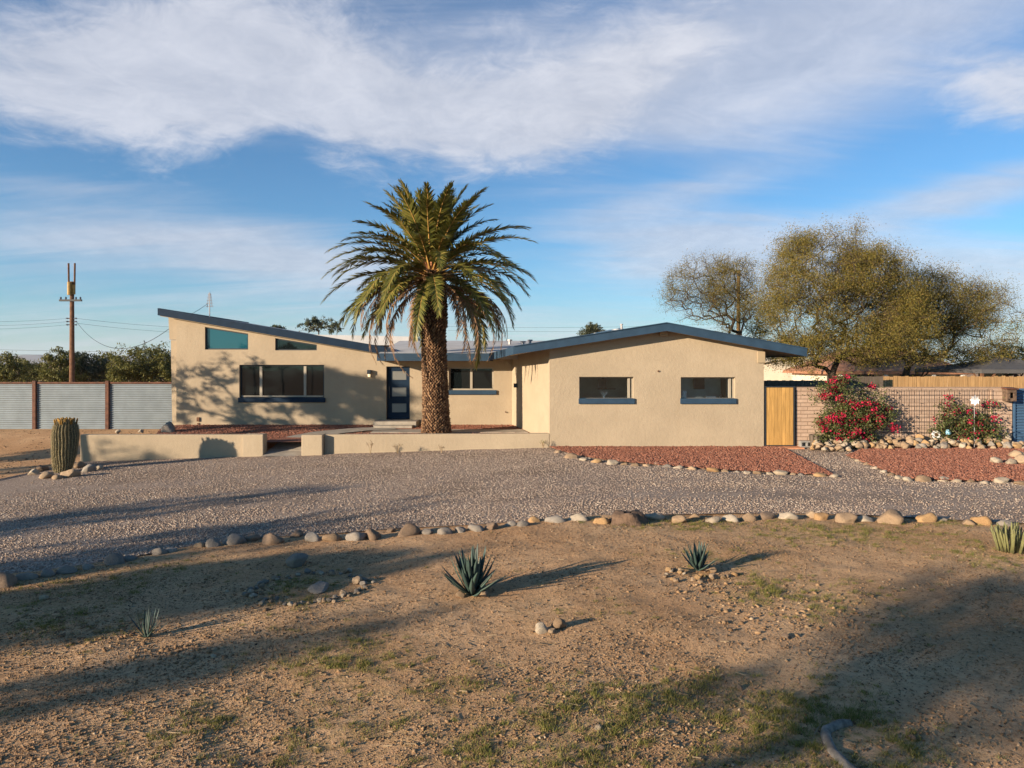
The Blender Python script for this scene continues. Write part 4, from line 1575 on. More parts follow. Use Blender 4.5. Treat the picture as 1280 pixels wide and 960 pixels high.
def skeleton(r, start, env, n, jit=.14, pen=.3, shell=.35, drop=None):
    """targets inside an envelope are joined one by one to the nearest limb"""
    T = sample_env(r, env, n, shell)
    if drop is not None:
        T = T[[not drop(p) for p in T]]
    st = np.array(start, float)
    base = st[-1]
    T = T[np.argsort(np.linalg.norm(T - base, axis=1))]
    P = [st[0]]
    par = [-1]
    pl = [0.0]
    for p in st[1:]:
        par.append(len(P) - 1)
        pl.append(0.0)
        P.append(p)
    first = len(P) - 1
    tips = []
    for t in T:
        A = np.array(P)
        d = np.linalg.norm(A - t, axis=1)
        cost = d + pen * np.array(pl) * 0.3
        cost[:first] += 1e6 if first else 0
        j = int(np.argmin(cost))
        L = d[j]
        k = max(1, min(4, int(L / 0.35)))
        prev = j
        a = P[j]
        up = np.array([0, 0, .10 * L])
        for i in range(1, k + 1):
            u = i / k
            q = a + (t - a) * u + (up * math.sin(math.pi * u)) + (r.normal(size=3) * jit * L * .5 if i < k else 0)
            par.append(prev)
            pl.append(pl[prev] + L / k)
            P.append(q)
            prev = len(P) - 1
        tips.append(prev)
    return np.array(P), np.array(par), np.array(tips)


def limb_mesh(name, m, P, par, rtip, rmax, parent, n=5, expo=0.5):
    cnt = np.zeros(len(P))
    has = np.zeros(len(P), bool)
    has[par[par >= 0]] = True
    cnt[~has] = 1
    for i in range(len(P) - 1, 0, -1):
        cnt[par[i]] += cnt[i]
    R = np.minimum(rtip * cnt ** expo, rmax)
    e = np.arange(1, len(P))
    a, b = P[par[e]], P[e]
    D = b - a
    L = np.linalg.norm(D, axis=1, keepdims=True)
    ok = L[:, 0] > 1e-4
    e, a, b, D, L = e[ok], a[ok], b[ok], D[ok], L[ok]
    D = D / L
    u, v = frames(D)
    ra, rb = np.minimum(R[par[e]], R[e] * 1.35), R[e]
    ang = np.arange(n) * 2 * np.pi / n
    ring = np.cos(ang)[None, :, None] * u[:, None, :] + np.sin(ang)[None, :, None] * v[:, None, :]
    A = (a - D * ra[:, None] * .3)[:, None, :] + ring * ra[:, None, None]
    B = (b + D * rb[:, None] * .3)[:, None, :] + ring * rb[:, None, None]
    V = np.concatenate([A, B], 1).reshape(-1, 3)
    ne = len(e)
    base = (np.arange(ne) * 2 * n)[:, None]
    i = np.arange(n)[None, :]
    j = (np.arange(n)[None, :] + 1) % n
    Fc = np.stack([base + i, base + j, base + n + j, base + n + i], -1).reshape(-1, 4)
    return mesh_np(name, V, Fc, m, parent, smooth=True)


def leaf_mesh(name, mats, C, r, size, ratio=.4, parent=None, fold=None, fmat=None, droop=0.0):
    """one rhombic leaf per centre"""
    n = len(C)
    D = rand_dirs(r, n)
    D[:, 2] -= droop
    D /= np.linalg.norm(D, axis=1, keepdims=True)
    u, v = frames(D)
    w = r.random((n, 1)) * 2 * np.pi
    s = np.cos(w) * u + np.sin(w) * v
    L = size * (0.6 + 0.8 * r.random((n, 1)))
    V = np.stack([C - D * L * .5, C + s * L * ratio * .5, C + D * L * .5, C - s * L * ratio * .5], 1).reshape(-1, 3)
    Fc = np.arange(n * 4).reshape(-1, 4)
    return mesh_np(name, V, Fc, mats, parent, fmat=fmat)


def tree(name, label, cat, loc, start, env, n, leaves, size, leafmat, spread=.30, seed=1, rtip=.008, rmax=.3, twigs=3, group=None, ratio=.4, shell=.35,
         thin=0.0, droop=0.0, barkm='bark', dens=None, expo=.5, n_side=5):
    r = np.random.default_rng(seed)
    t = thing(name, label, cat, loc, 0, group)
    P, par, tips = skeleton(r, start, env, n, shell=shell)
    limb_mesh('trunk', M[barkm], P, par, rtip, rmax, t, n_side, expo)
    tp = P[tips]
    if thin:
        tp = tp[r.random(len(tp)) > thin]
    # fine twigs
    if twigs:
        k = len(tp) * twigs
        c = np.repeat(tp, twigs, 0)
        d = rand_dirs(r, k)
        d[:, 2] = d[:, 2] * .7 + .15
        q = c + d * spread * (.5 + .9 * r.random((k, 1)))
        u, v = frames(q - c)
        w = .0045
        V = np.stack([c - u * w, c + u * w, q + u * w * .4, q - u * w * .4, c - v * w, c + v * w, q + v * w * .4, q - v * w * .4], 1).reshape(-1, 3)
        Fc = np.arange(len(V)).reshape(-1, 4)
        mesh_np('twigs', V, Fc, M['twig'], t)
        src = np.concatenate([c + (q - c) * r.random((k, 1)) for _ in range(2)] + [q])
    else:
        src = tp
    m = int(leaves)
    wts = np.clip(vnoise(src[:, 0] * 1.3 + 5, src[:, 2] * 1.5 + src[:, 1] * .6, seed) * 2.4 - .55, .12, 1)
    if dens is not None:
        wts = wts * np.array([dens(p) for p in src])
    idx = r.choice(len(src), m, p=wts / wts.sum())
    C = src[idx] + r.normal(size=(m, 3)) * spread * np.array([.34, .34, .26])
    leaf_mesh('crown', M[leafmat], C, r, size, ratio, t, droop=droop)
    return t


def at(px, py, Y):
    return (PX(px, Y), Y, PZ(py, Y))


# ---- mesquites on the right, behind the wing and the block wall
YT = 31.5


def env_px(lst, Y, ox, dy):
    """ellipsoids given by picture size at a distance, relative to a tree base"""
    out = []
    for (px, py, rx, rz, d, wgt) in lst:
        out.append((PX(px, Y) - ox, d, PZ(py, Y), rx / F * Y, dy, rz / F * Y, wgt))
    return out


ox = PX(1042, YT)
tree('mesquite_tree', 'tallest olive gold mesquite, its trunk behind the red bougainvillea', 'tree', (ox, YT, 0),
     [(0, 0, -.2), (.1, 0, .9), (-.05, .05, 1.7)],
     env_px([(1040, 345, 78, 52, 0, 1.3), (985, 395, 48, 60, -.5, 1), (1085, 380, 62, 68, .2, 1.1), (1020, 320, 50, 28, .3, .7), (1070, 425, 70, 32, -.6, 1.3), (1110, 445, 40, 18, -.9, .6), (985, 448, 40, 18, -1.0, .6), (1000, 440, 46, 24, -.8, .8), (962, 372, 26, 40, -.2, .5), (1118, 405, 36, 44, .2, .8), (1030, 300, 60, 18, .2, .35), (1095, 330, 40, 22, .2, .4)], YT, ox, 2.6),
     1500, 215000, .064, 'mesq', .52, 3, .0072, .28, 6)
ox = PX(1150, YT + 2)
tree('mesquite_tree', 'broad darker mesquite with arching limbs in front of the tiled roof', 'tree', (ox, YT + 2, 0),
     [(0, 0, -.2), (-.2, 0, .7), (-.5, .05, 1.3)],
     env_px([(1170, 385, 62, 42, 0, 1.1), (1215, 385, 42, 36, .2, .9), (1135, 390, 42, 46, -.3, 1.0), (1210, 420, 46, 24, -.5, .8), (1150, 352, 40, 20, 0, .45), (1190, 443, 60, 14, -.6, .55), (1128, 420, 40, 34, -.3, .7), (1235, 400, 28, 24, 0, .35)], YT + 2, ox, 2.3),
     1150, 115000, .060, 'mesq', .52, 5, .0082, .30, 6, dens=lambda p: 0.6 + 0.4 * (p[2] < 3.2))
ox = PX(942, YT + 4)
tree('mesquite_tree', 'sparse half bare mesquite leaning left over the gable roof', 'tree', (ox, YT + 4, 0),
     [(0, 0, -.2), (-.1, 0, 1.2), (-.3, .05, 2.2)],
     env_px([(880, 362, 50, 42, 0, 1.0), (912, 350, 34, 36, .2, .8), (850, 375, 26, 30, -.2, .4), (930, 395, 36, 38, 0, 1.0), (905, 335, 20, 20, .2, .4)], YT + 4, ox, 2.0),
     760, 50000, .055, 'mesq', .46, 8, .0075, .22, 6, thin=.05)
ox = PX(1262, 40)
tree('desert_tree', 'low green tree behind the gazebo at the right edge', 'tree', (ox, 40, 0),
     [(0, 0, -.2), (0, 0, 1.2)],
     env_px([(1265, 448, 40, 22, 0, 1), (1240, 452, 20, 18, 0, .6)], 40, ox, 2.0), 260, 12000, .10, 'mesqgreen', .35, 9, .009, .2, 2)

# ---- far bushes beyond the metal fence, one by one
BUSH = [(8, 452, 26, 20, 55, 'mesqgreen', 'low olive bush at the left edge beyond the metal fence'),
        (40, 459, 24, 14, 62, 'mesqgreen', 'small pale bush under the mountain beyond the metal fence'),
        (74, 446, 20, 26, 50, 'mesqgreen', 'taller bush just left of the utility pole'),
        (108, 449, 22, 24, 52, 'eucal', 'bluish bush just right of the utility pole'),
        (134, 449, 20, 22, 58, 'mesqgreen', 'middle olive bush beyond the second fence panel'),
        (160, 446, 20, 26, 50, 'mesqgreen', 'rounded olive bush beyond the third fence panel'),
        (184, 444, 18, 28, 54, 'eucal', 'dark tall bush beyond the third fence panel'),
        (207, 443, 18, 30, 51, 'mesqgreen', 'bush touching the left corner of the house')]
for i, (px, py, rx, rz, Y, lm, lb) in enumerate(BUSH):
    ox = PX(px, Y)
    cz = PZ(py + rz * .45, Y)
    env = [(0, 0, cz, rx / F * Y, 1.6, rz * .75 / F * Y), (.3, 0, cz - .7, rx / F * Y * 1.1, 1.6, 1.0), (-.4, .3, PZ(py - 3, Y), rx * .45 / F * Y, 1.0, rz * .35 / F * Y)]
    tree('desert_bush', lb, 'bush', (ox, Y, 0), [(0, 0, -.2), (0, 0, .3)], env, 170, 7500, .17, lm, .35, 60 + i, .009, .12, 2, group='bushes beyond the metal fence')
# ---- distant crowns showing above the roof
for px, py, rx, rz, Y, lb, sd in ((397, 404, 26, 11, 62, 'dark eucalyptus crown above the low part of the left roof', 21), (741, 413, 17, 8, 64, 'small dark tree crown behind the gable roof', 22),
                                  (346, 412, 6, 3, 64, 'tiny far tree crown above the left roof edge', 23)):
    ox = PX(px, Y)
    cz = PZ(py, Y)
    e = [(0, 0, cz, rx * .62 / F * Y, 1.2, rz / F * Y), (rx * .6 / F * Y, 0, cz - .25, rx * .5 / F * Y, 1, rz * .7 / F * Y), (-rx * .6 / F * Y, 0, cz - .35, rx * .45 / F * Y, 1, rz * .6 / F * Y)]
    tree('eucalyptus_tree', lb, 'tree', (ox, Y, 0), [(0, 0, -.2), (0, 0, cz * .5), (.1, 0, cz - rz / F * Y)], e, 70, 2200, .2, 'eucal', .28, sd, .012, .25, 2)


# ---- date palm
def frond_mesh(name, L, e0, droop, twist, wid, lm, stations, r, parent, az, base, dead=False):
    """one frond: arching midrib with two ranks of folded leaflets, built in palm space"""
    n = 22
    s = np.linspace(0, 1, n)
    el = e0 - droop * s ** 1.35
    step = L / (n - 1)
    x = np.concatenate([[0], np.cumsum(np.cos(el[:-1]) * step)])
    z = np.concatenate([[0], np.cumsum(np.sin(el[:-1]) * step)])
    ca, sa = math.cos(az), math.sin(az)
    side_bend = twist * s ** 2 * L * .12

    def W(x_, y_, z_):
        return np.stack([base[0] + ca * x_ - sa * y_, base[1] + sa * x_ + ca * y_, base[2] + z_], -1)
    V, Fq, mi = [], [], []
    # midrib
    rad = np.interp(s, [0, .08, .2, 1], [.075, .05, .026, .006])
    rib = []
    for i in range(n):
        tx, tz = math.cos(el[i]), math.sin(el[i])
        for dy, dn in ((-1, -.4), (1, -.4), (0, .7)):
            rib.append((x[i] - tz * dn * rad[i] * .7, side_bend[i] + dy * rad[i], z[i] + tx * dn * rad[i] * .7))
    rib = np.array(rib)
    V.append(W(rib[:, 0], rib[:, 1], rib[:, 2]))
    for i in range(n - 1):
        for k_ in range(3):
            k2 = (k_ + 1) % 3
            Fq.append((i * 3 + k_, i * 3 + k2, i * 3 + 3 + k2, i * 3 + 3 + k_))
            mi.append(1)
    # leaflets
    st = np.linspace(.11, .995, stations)
    X = np.interp(st, s, x)
    Z = np.interp(st, s, z)
    E = np.interp(st, s, el)
    SB = np.interp(st, s, side_bend)
    prof = np.interp(st, [.13, .25, .55, .85, 1.0], [.35, .8, 1.0, .72, .38]) * wid
    b = len(rib)
    for sg in (-1, 1):
        ll = prof * (.85 + .3 * r.random(stations))
        fw = np.radians(np.interp(st, [.13, .6, 1.0], [56, 42, 18]) + r.normal(size=stations) * 6)     # angle away from the midrib
        lift = np.radians((14 if not dead else -22) + r.normal(size=stations) * (13 if not dead else 22))
        tx, tz = np.cos(E), np.sin(E)
        nx, nz = -np.sin(E), np.cos(E)
        dx = tx * np.cos(fw) + nx * np.sin(fw) * np.sin(lift)
        dz = tz * np.cos(fw) + nz * np.sin(fw) * np.sin(lift)
        dy = sg * np.sin(fw) * np.cos(lift)
        w = .041 if not dead else .027
        p0 = np.stack([X, SB, Z], -1)
        D = np.stack([dx, dy, dz], -1)
        p1 = p0 + D * (ll * .5)[:, None]
        dr = (.10 if not dead else .35)
        p2 = p0 + D * ll[:, None]
        p2[:, 2] -= dr * ll
        p1[:, 2] -= dr * .3 * ll
        T = np.stack([tx, np.zeros_like(tx), tz], -1) * w
        q = np.stack([p0 - T, p0 + T, p1 + T * .9, p1 - T * .9, p2 + T * .15, p2 - T * .15], 1).reshape(-1, 3)
        V.append(W(q[:, 0], q[:, 1], q[:, 2]))
        for i in range(stations):
            o6 = b + i * 6
            Fq.append((o6, o6 + 1, o6 + 2, o6 + 3))
            Fq.append((o6 + 3, o6 + 2, o6 + 4, o6 + 5))
            mi += [0, 0]
        b += stations * 6
    return mesh_np(name, np.concatenate(V), np.array(Fq), [lm, M['rachis'] if not dead else M['deadfrond']], parent, fmat=mi)


def build_palm():
    r = np.random.default_rng(4)
    X, Y = PX(545.5, 24.2), 24.2
    t = thing('date_palm', 'tall date palm with a stubby trunk and drooping crown beside the front door', 'palm tree', (X, Y, .22))
    cx = PX(540, Y) - X
    zc = PZ(333, Y) - .22
    m = MB()
    prof = [(.52, -.1), (.48, .15), (.44, .6), (.425, 1.2), (.41, 2.0), (.40, 2.8), (.40, 3.6), (.42, 4.4), (.40, zc - .3), (.22, zc)]
    path = [(0, 0, z) for _, z in prof]
    rad = [a for a, _ in prof]
    m.tube([(cx * max(0, z) / zc, 0, z) for _, z in prof], [a - .03 for a in rad], 20)
    trunk = m.build('trunk', M['palmcore'], t, smooth=True)
    # cut leaf bases in a spiral lattice
    V, Fc = [], []
    n = 0
    rows, per = 104, 25
    for i in range(rows):
        z = -.05 + (zc - .1) * i / rows
        R = np.interp(z, [p[1] for p in prof], [p[0] for p in prof]) - .03
        for j in range(per):
            a = 2 * math.pi * (j + .5 * (i % 2)) / per + .35 * z + r.normal() * .03
            out = .035 + .045 * r.random() + (.05 if z > 3.6 else 0)
            w = R * math.pi / per * 1.05
            h = .055
            ca, sa = math.cos(a), math.sin(a)
            c = np.array([cx * z / zc + ca * R, sa * R, z])
            tn = np.array([-sa, ca, 0])
            rd = np.array([ca, sa, 0])
            upv = np.array([0, 0, 1.0])
            tip = c + rd * out + upv * (.03 + .02 * r.random())
            q = [c - tn * w, c - upv * h * .7 + rd * .004, c + tn * w, c + upv * h * .8, tip - tn * w * .45 - upv * .012, tip + tn * w * .45 - upv * .012, tip + tn * w * .3 + upv * .02, tip - tn * w * .3 + upv * .02]
            V += q
            Fc += [(n, n + 1, n + 5, n + 4), (n + 1, n + 2, n + 5, n + 5), (n + 2, n + 3, n + 6, n + 5), (n + 3, n, n + 4, n + 7), (n + 4, n + 5, n + 6, n + 7)]
            n += 8
    Fc = [f if len(set(f)) == 4 else None for f in Fc]
    Fc = [f for f in Fc if f]
    mesh_np('leaf_bases', np.array(V), np.array(Fc), M['palmstub'], trunk)
    NF = 96
    for i in range(NF):
        u = i / (NF - 1)
        az = i * 2.39996 + r.normal() * .12
        e0 = math.radians(np.interp(u, [0, .12, .35, .6, .85, 1], [87, 74, 48, 24, 2, -20]) + r.normal() * 6)
        droop = np.interp(u, [0, .15, .35, .7, 1], [.25, .55, .90, 1.25, 1.45]) * (.82 + .36 * r.random())
        L = np.interp(u, [0, .15, .5, 1], [2.15, 2.75, 3.50, 3.45]) * (.92 + .14 * r.random())
        zb = zc + .25 - .75 * u
        rb = .10 + .28 * u
        base = (cx + rb * math.cos(az), rb * math.sin(az), zb)
        frond_mesh('frond', L, e0, droop, r.normal() * .6, .44, M['frond'], 94, r, t, az, base)
    for i in range(24):
        az = i * 2.39996 + 1.0 + r.normal() * .2
        e0 = math.radians(-6 + r.normal() * 16)
        L = 2.8 + 1.0 * r.random()
        base = (cx + .36 * math.cos(az), .36 * math.sin(az), zc - .45 - .35 * r.random())
        o = frond_mesh('dead_frond', L, e0, 1.75 + .3 * r.random(), r.normal() * .7, .26, M['deadfrond'], 54, r, t, az, base, True)
        o['label'] = 'dry brown hanging frond'
    # orange flower stalk stumps in the heart of the crown
    m = MB()
    for i in range(12):
        a = i * 2.4
        m.tube([(cx + .2 * math.cos(a), .2 * math.sin(a), zc - .2), (cx + .45 * math.cos(a), .45 * math.sin(a), zc + .15), (cx + .8 * math.cos(a), .8 * math.sin(a), zc + .3)], [.05, .035, .015], 5)
    m.build('fruit_stalks', M['terracotta'], t)


build_palm()


# ---- bougainvilleas
def bougainvillea(label, loc, env, n, nl, nb, seed, clumps):
    r = np.random.default_rng(seed)
    t = thing('bougainvillea', label, 'shrub', loc)
    P, par, tips = skeleton(r, [(0, 0, 0), (0, 0, .12)], env, n, shell=.5)
    limb_mesh('stems', M['twig'], P, par, .004, .03, t, 4)
    tp = P[tips]
    idx = r.choice(len(tp), nl)
    C = tp[idx] + r.normal(size=(nl, 3)) * .085
    leaf_mesh('leaves', M['bougleaf'], C, r, .065, .6, t)
    # flower sprays
    cc = tp[r.choice(len(tp), clumps, replace=False)]
    idx = r.choice(len(cc), nb)
    C = cc[idx] + r.normal(size=(nb, 3)) * np.array([.075, .07, .055])
    leaf_mesh('flowers', M['bract'], C, r, .06, .8, t)


def rel(lst, Y, ox, d):
    return [(PX(px, Y) - ox, dy, PZ(py, Y), rx / F * Y, d, rz / F * Y, w) for px, py, rx, rz, dy, w in lst]


ox = PX(1062, 21.9)
bougainvillea('large crimson bougainvillea right of the cedar gate', (ox, 21.95, .05),
              rel([(1060, 528, 42, 30, 0, 1), (1096, 528, 24, 28, 0, .6), (1034, 540, 18, 20, -.1, .5), (1046, 488, 26, 18, .1, .5), (1090, 496, 18, 14, .1, .3), (1014, 494, 9, 16, 0, .18), (1006, 512, 7, 7, 0, .07), (1110, 512, 10, 10, 0, .12), (1068, 476, 16, 9, .1, .15)], 21.9, ox, .50),
              430, 12500, 6200, 5, 78)
ox = PX(1205, 22.0)
bougainvillea('smaller open bougainvillea in front of the wire trellis', (ox, 22.1, .05),
              rel([(1200, 535, 34, 24, 0, 1), (1228, 540, 26, 20, 0, .7), (1188, 512, 14, 14, 0, .3), (1240, 515, 14, 14, 0, .25), (1247, 548, 16, 10, 0, .3)], 22.0, ox, .34),
              210, 5200, 900, 6, 34)


# ---- agaves
def agave(label, loc, R, Hh, nl, seed, wid=1.0, lean=0.0, name='agave_plant'):
    r = np.random.default_rng(seed)
    t = thing(name, label, 'agave', loc)
    for i in range(nl):
        u = i / max(1, nl - 1)
        az = i * 2.39996 + r.normal() * .1
        e0 = math.radians(np.interp(u, [0, .35, .8, 1], [86, 66, 34, 14]) + r.normal() * 5)
        L = (Hh * np.interp(u, [0, .4, 1], [.98, 1.02, .78])) * (.9 + .2 * r.random())
        bend = np.interp(u, [0, 1], [.05, .10]) + r.normal() * .09
        n = 8
        mb = MB()
        vs, fs = [], []
        ca, sa = math.cos(az), math.sin(az)
        px_, pz_ = 0.025, 0.0
        for j in range(n):
            s = j / (n - 1)
            e = e0 + bend * s * 2.5
            w = wid * np.interp(s, [0, .12, .4, .7, .93, 1], [.042, .032, .040, .028, .009, .0015]) * (Hh / .55)
            tx, tz = math.cos(e), math.sin(e)
            nx, nz = -tz, tx
            ch = w * .42
            ctr = (px_, pz_)
            for (dy, dn) in ((-1, .55), (-.5, .12), (0, -.05), (.5, .12), (1, .55), (0, -.45)):
                X = ctr[0] + nx * dn * ch * 2 * .5 - (0 if dn > -.3 else nx * 0)
                Z = ctr[1] + nz * dn * ch * 2 * .5
                Yl = dy * w
                vs.append((ca * X - sa * Yl, sa * X + ca * Yl, Z))
            px_ += tx * L / (n - 1)
            pz_ += tz * L / (n - 1)
        for j in range(n - 1):
            for k_ in range(6):
                # ring order 0..4 upper face then 5 under side
                k2 = (k_ + 1) % 6
                fs.append((j * 6 + k_, j * 6 + k2, (j + 1) * 6 + k2, (j + 1) * 6 + k_))
        mb.add(vs, fs)
        mb.build('leaf', M['agave'], t, smooth=True)
    return t


def gpt(px, py, dz=0.0):
    x, y, z = G(px, py)
    return (x, y, float(ground_z(x, y)) + dz)


agave('big blue green agave with its long shadow, between the two drives of stones and the tan rocks', gpt(590, 742, -.01), .4, .54, 46, 1, .95)['label'] = 'largest blue green agave, casting a long shadow on the dirt'
agave('smaller blue green agave on a low mound of stones', gpt(873, 714, .03), .2, .36, 26, 2, 1.05)
agave('small thin agave in the shade near the left edge', gpt(183, 795, .0), .2, .27, 20, 3, .5)


# ---- barrel cactus
def barrel(loc):
    t = thing('barrel_cactus', 'tall ribbed barrel cactus crowned with yellow fruit, beside the low wall', 'cactus', loc)
    ribs = 24
    nz_, na = 40, ribs * 6
    hgt = 1.50
    vs, fs = [], []
    rid = []
    r = np.random.default_rng(3)
    for i in range(nz_):
        s = i / (nz_ - 1)
        z = hgt * s
        Rb = .312 * np.interp(s, [0, .1, .35, .7, .88, .96, 1], [.56, .72, .95, 1.05, .95, .72, .40])
        lean = .10 * s
        for k_ in range(na):
            a = 2 * math.pi * k_ / na + .10 * math.sin(5.2 * s + 1) + .04 * math.sin(13 * s)
            q = abs(math.sin(ribs * .5 * 2 * math.pi * k_ / na))
            R = Rb * (.86 + .14 * q ** .8 if s < .99 else .86)
            R = Rb * (1 - .17 * (1 - q) ** 1.0)
            vs.append((lean - .10 + R * math.cos(a) + .03 * math.sin(3 * s), R * math.sin(a), z))
    for i in range(nz_ - 1):
        for k_ in range(na):
            k2 = (k_ + 1) % na
            fs.append((i * na + k_, i * na + k2, (i + 1) * na + k2, (i + 1) * na + k_))
    fs.append(tuple((nz_ - 1) * na + k_ for k_ in range(na)))
    m = MB()
    m.add(vs, fs)
    m.build('body', M['cactus'], t, smooth=True)
    # spine clusters along each rib
    V, Fc = [], []
    n = 0
    for k_ in range(ribs):
        kk = int((k_ + .5) * 6) % na
        for i in range(1, nz_):
            for h_ in range(2):
                p = np.array(vs[i * na + kk]) if h_ == 0 else (np.array(vs[i * na + kk]) + np.array(vs[(i - 1) * na + kk])) / 2
                c = np.array([vs[i * na][0] * 0, 0, p[2]])
                out = np.array([p[0] - c[0], p[1], 0])
                out /= np.linalg.norm(out)
                tn = np.array([-out[1], out[0], 0])
                for q in range(8):
                    d = out * (.4 + .5 * r.random()) + tn * r.normal() * .9 + np.array([0, 0, r.normal() * .7])
                    d = d / np.linalg.norm(d) * (.04 + .035 * r.random())
                    s_ = np.cross(d, [0, 0, 1.0])
                    s_ = s_ / (np.linalg.norm(s_) + 1e-6) * .0042
                    V += [p - s_, p + s_, p + d]
                    Fc.append((n, n + 1, n + 2))
                    n += 3
    mesh_np('spines', np.array(V), np.array(Fc), M['spine'], t)
    m = MB()
    for i in range(34):
        a = i * 2.4
        R = .10 + .16 * (i % 3) / 2
        m.tube([(R * math.cos(a), R * math.sin(a), hgt - .06 - .25 * R), (R * 1.08 * math.cos(a), R * 1.08 * math.sin(a), hgt + .05 - .2 * R), (R * 1.12 * math.cos(a), R * 1.12 * math.sin(a), hgt + .09 - .2 * R)], [.018, .021, .005], 6)
    m.build('fruit', M['cactusfruit'], t, smooth=True)


cx, cy, cz = G(82, 590)
barrel((cx, cy, cz - .03))


# ---- clump of thin columnar cactus at the right edge
def clump(loc):
    t = thing('cactus_clump', 'yellow green clump of slender cactus stems at the right edge', 'cactus', loc)
    r = np.random.default_rng(12)
    m = MB()
    V, Fc = [], []
    n = 0
    for i in range(70):
        a, q = r.random() * 6.28, .17 * r.random() ** .5
        b = np.array([q * math.cos(a), q * math.sin(a), 0])
        hh = (.28 + .14 * r.random()) * (1.1 - q * 1.6)
        tip = b * 1.6 + np.array([r.normal() * .03, r.normal() * .03, hh])
        m.tube([tuple(b), tuple((b + tip) / 2), tuple(b + (tip - b) * .9), tuple(tip)], [.011, .014, .011, .003], 6)
        for j in range(60):
            p = b + (tip - b) * r.random()
            d = rand_dirs(r, 1)[0]
            d[2] *= .4
            p = p + d * .02
            s_ = np.cross(d, [0, 0, 1.0]) * .003
            V += [p - s_, p + s_, p + d * .03]
            Fc.append((n, n + 1, n + 2))
            n += 3
    m.build('stems', plain('yellow_green_skin', (0.15, 0.145, 0.055), .7, var=.25, scale=10), t, smooth=True)
    mesh_np('spines', np.array(V), np.array(Fc), M['spine'], t)


clump(gpt(1264, 690))


def dry_weed(label, loc, h, seed, green=False):
    r = np.random.default_rng(seed)
    t = thing('dry_weed', label, 'weed', loc)
    m = MB()
    C = []
    for i in range(7):
        a = r.random() * 6.28
        w = .25 * h * r.random() + .05
        pts = [(0, 0, 0), (w * .4 * math.cos(a), w * .4 * math.sin(a), h * .5), (w * math.cos(a), w * math.sin(a), h * (.75 + .25 * r.random())), (w * 1.6 * math.cos(a), w * 1.6 * math.sin(a), h * .8)]
        m.tube(pts, [.006, .005, .004, .002], 4)
        for q in range(9):
            C.append(np.array(pts[2]) + r.normal(size=3) * .03)
    m.build('stems', M['drygrass'], t)
    leaf_mesh('leaves', M['grass' if green else 'drygrass'], np.array(C), r, .035, .4, t)


for px, py, h, lb in ((463, 569, .42, 'tall dry weed with a curled top against the long low wall'), (497, 568, .30, 'shorter forked dry weed beside the tall one at the low wall'), (552, 567, .20, 'tiny weed against the low wall below the palm trunk'),
                      (676, 553, .22, 'small weed where the low wall meets the wing')):
    x, y, z = G(px, py)
    y = min(y, 22.05)
    dry_weed(lb, (x, y, float(drive_z(x, y)) if y < 22.1 else z), h, int(px), px > 600)

# ================================================================== ROCKS
def ico(sub):
    import bmesh
    bm = bmesh.new()
    bmesh.ops.create_icosphere(bm, subdivisions=sub, radius=1.0)
    V = np.array([v.co[:] for v in bm.verts])
    Fc = np.array([[v.index for v in f.verts] for f in bm.faces])
    bm.free()
    return V, Fc


ICO3 = ico(3)
ICO2 = ico(2)


def lump(V, seed, rough=.40):
    r = np.random.default_rng(seed)
    out = V.copy()
    d = np.ones(len(V))
    # a few soft planes chip the ball, noise wears it
    for i in range(10):
        nrm = rand_dirs(r, 1)[0]
        lim = .55 + .32 * r.random()
        q = out @ nrm
        over = np.clip(q - lim, 0, None)
        out = out - over[:, None] * nrm[None, :] * .97
    n = fbm(out[:, 0] * 1.3 + out[:, 2] * .7 + seed, out[:, 1] * 1.3 - out[:, 2] * .9 + 3 * seed, 1.2, 4, seed)
    out *= (1 + rough * n)[:, None]
    return out


ROCKM = {}


def rock_mesh(kind, shape):
    key = (kind, shape)
    if key not in ROCKM:
        V = lump(ICO3[0], 100 + shape)
        o = mesh_np('stone', V, ICO3[1], M['rock_' + kind])
        ROCKM[key] = o.data
        bpy.data.objects.remove(o)
    return ROCKM[key]


rr = np.random.default_rng(77)


def rock(label, loc, sx, sy, sz, kind, group=None, rz=None, sink=.35, shape=None, name='stone', cat='stone'):
    o = bpy.data.objects.new(name, rock_mesh(kind, int(rr.integers(0, 9)) if shape is None else shape))
    COL.objects.link(o)
    o.scale = (sx, sy, sz)
    o.location = (loc[0], loc[1], loc[2] + sz * (1 - sink * 1.0) - sz * .25)
    o.rotation_euler = (rr.normal() * .12, rr.normal() * .12, rr.random() * 6.28 if rz is None else rz)
    return tag(o, label, cat, group)


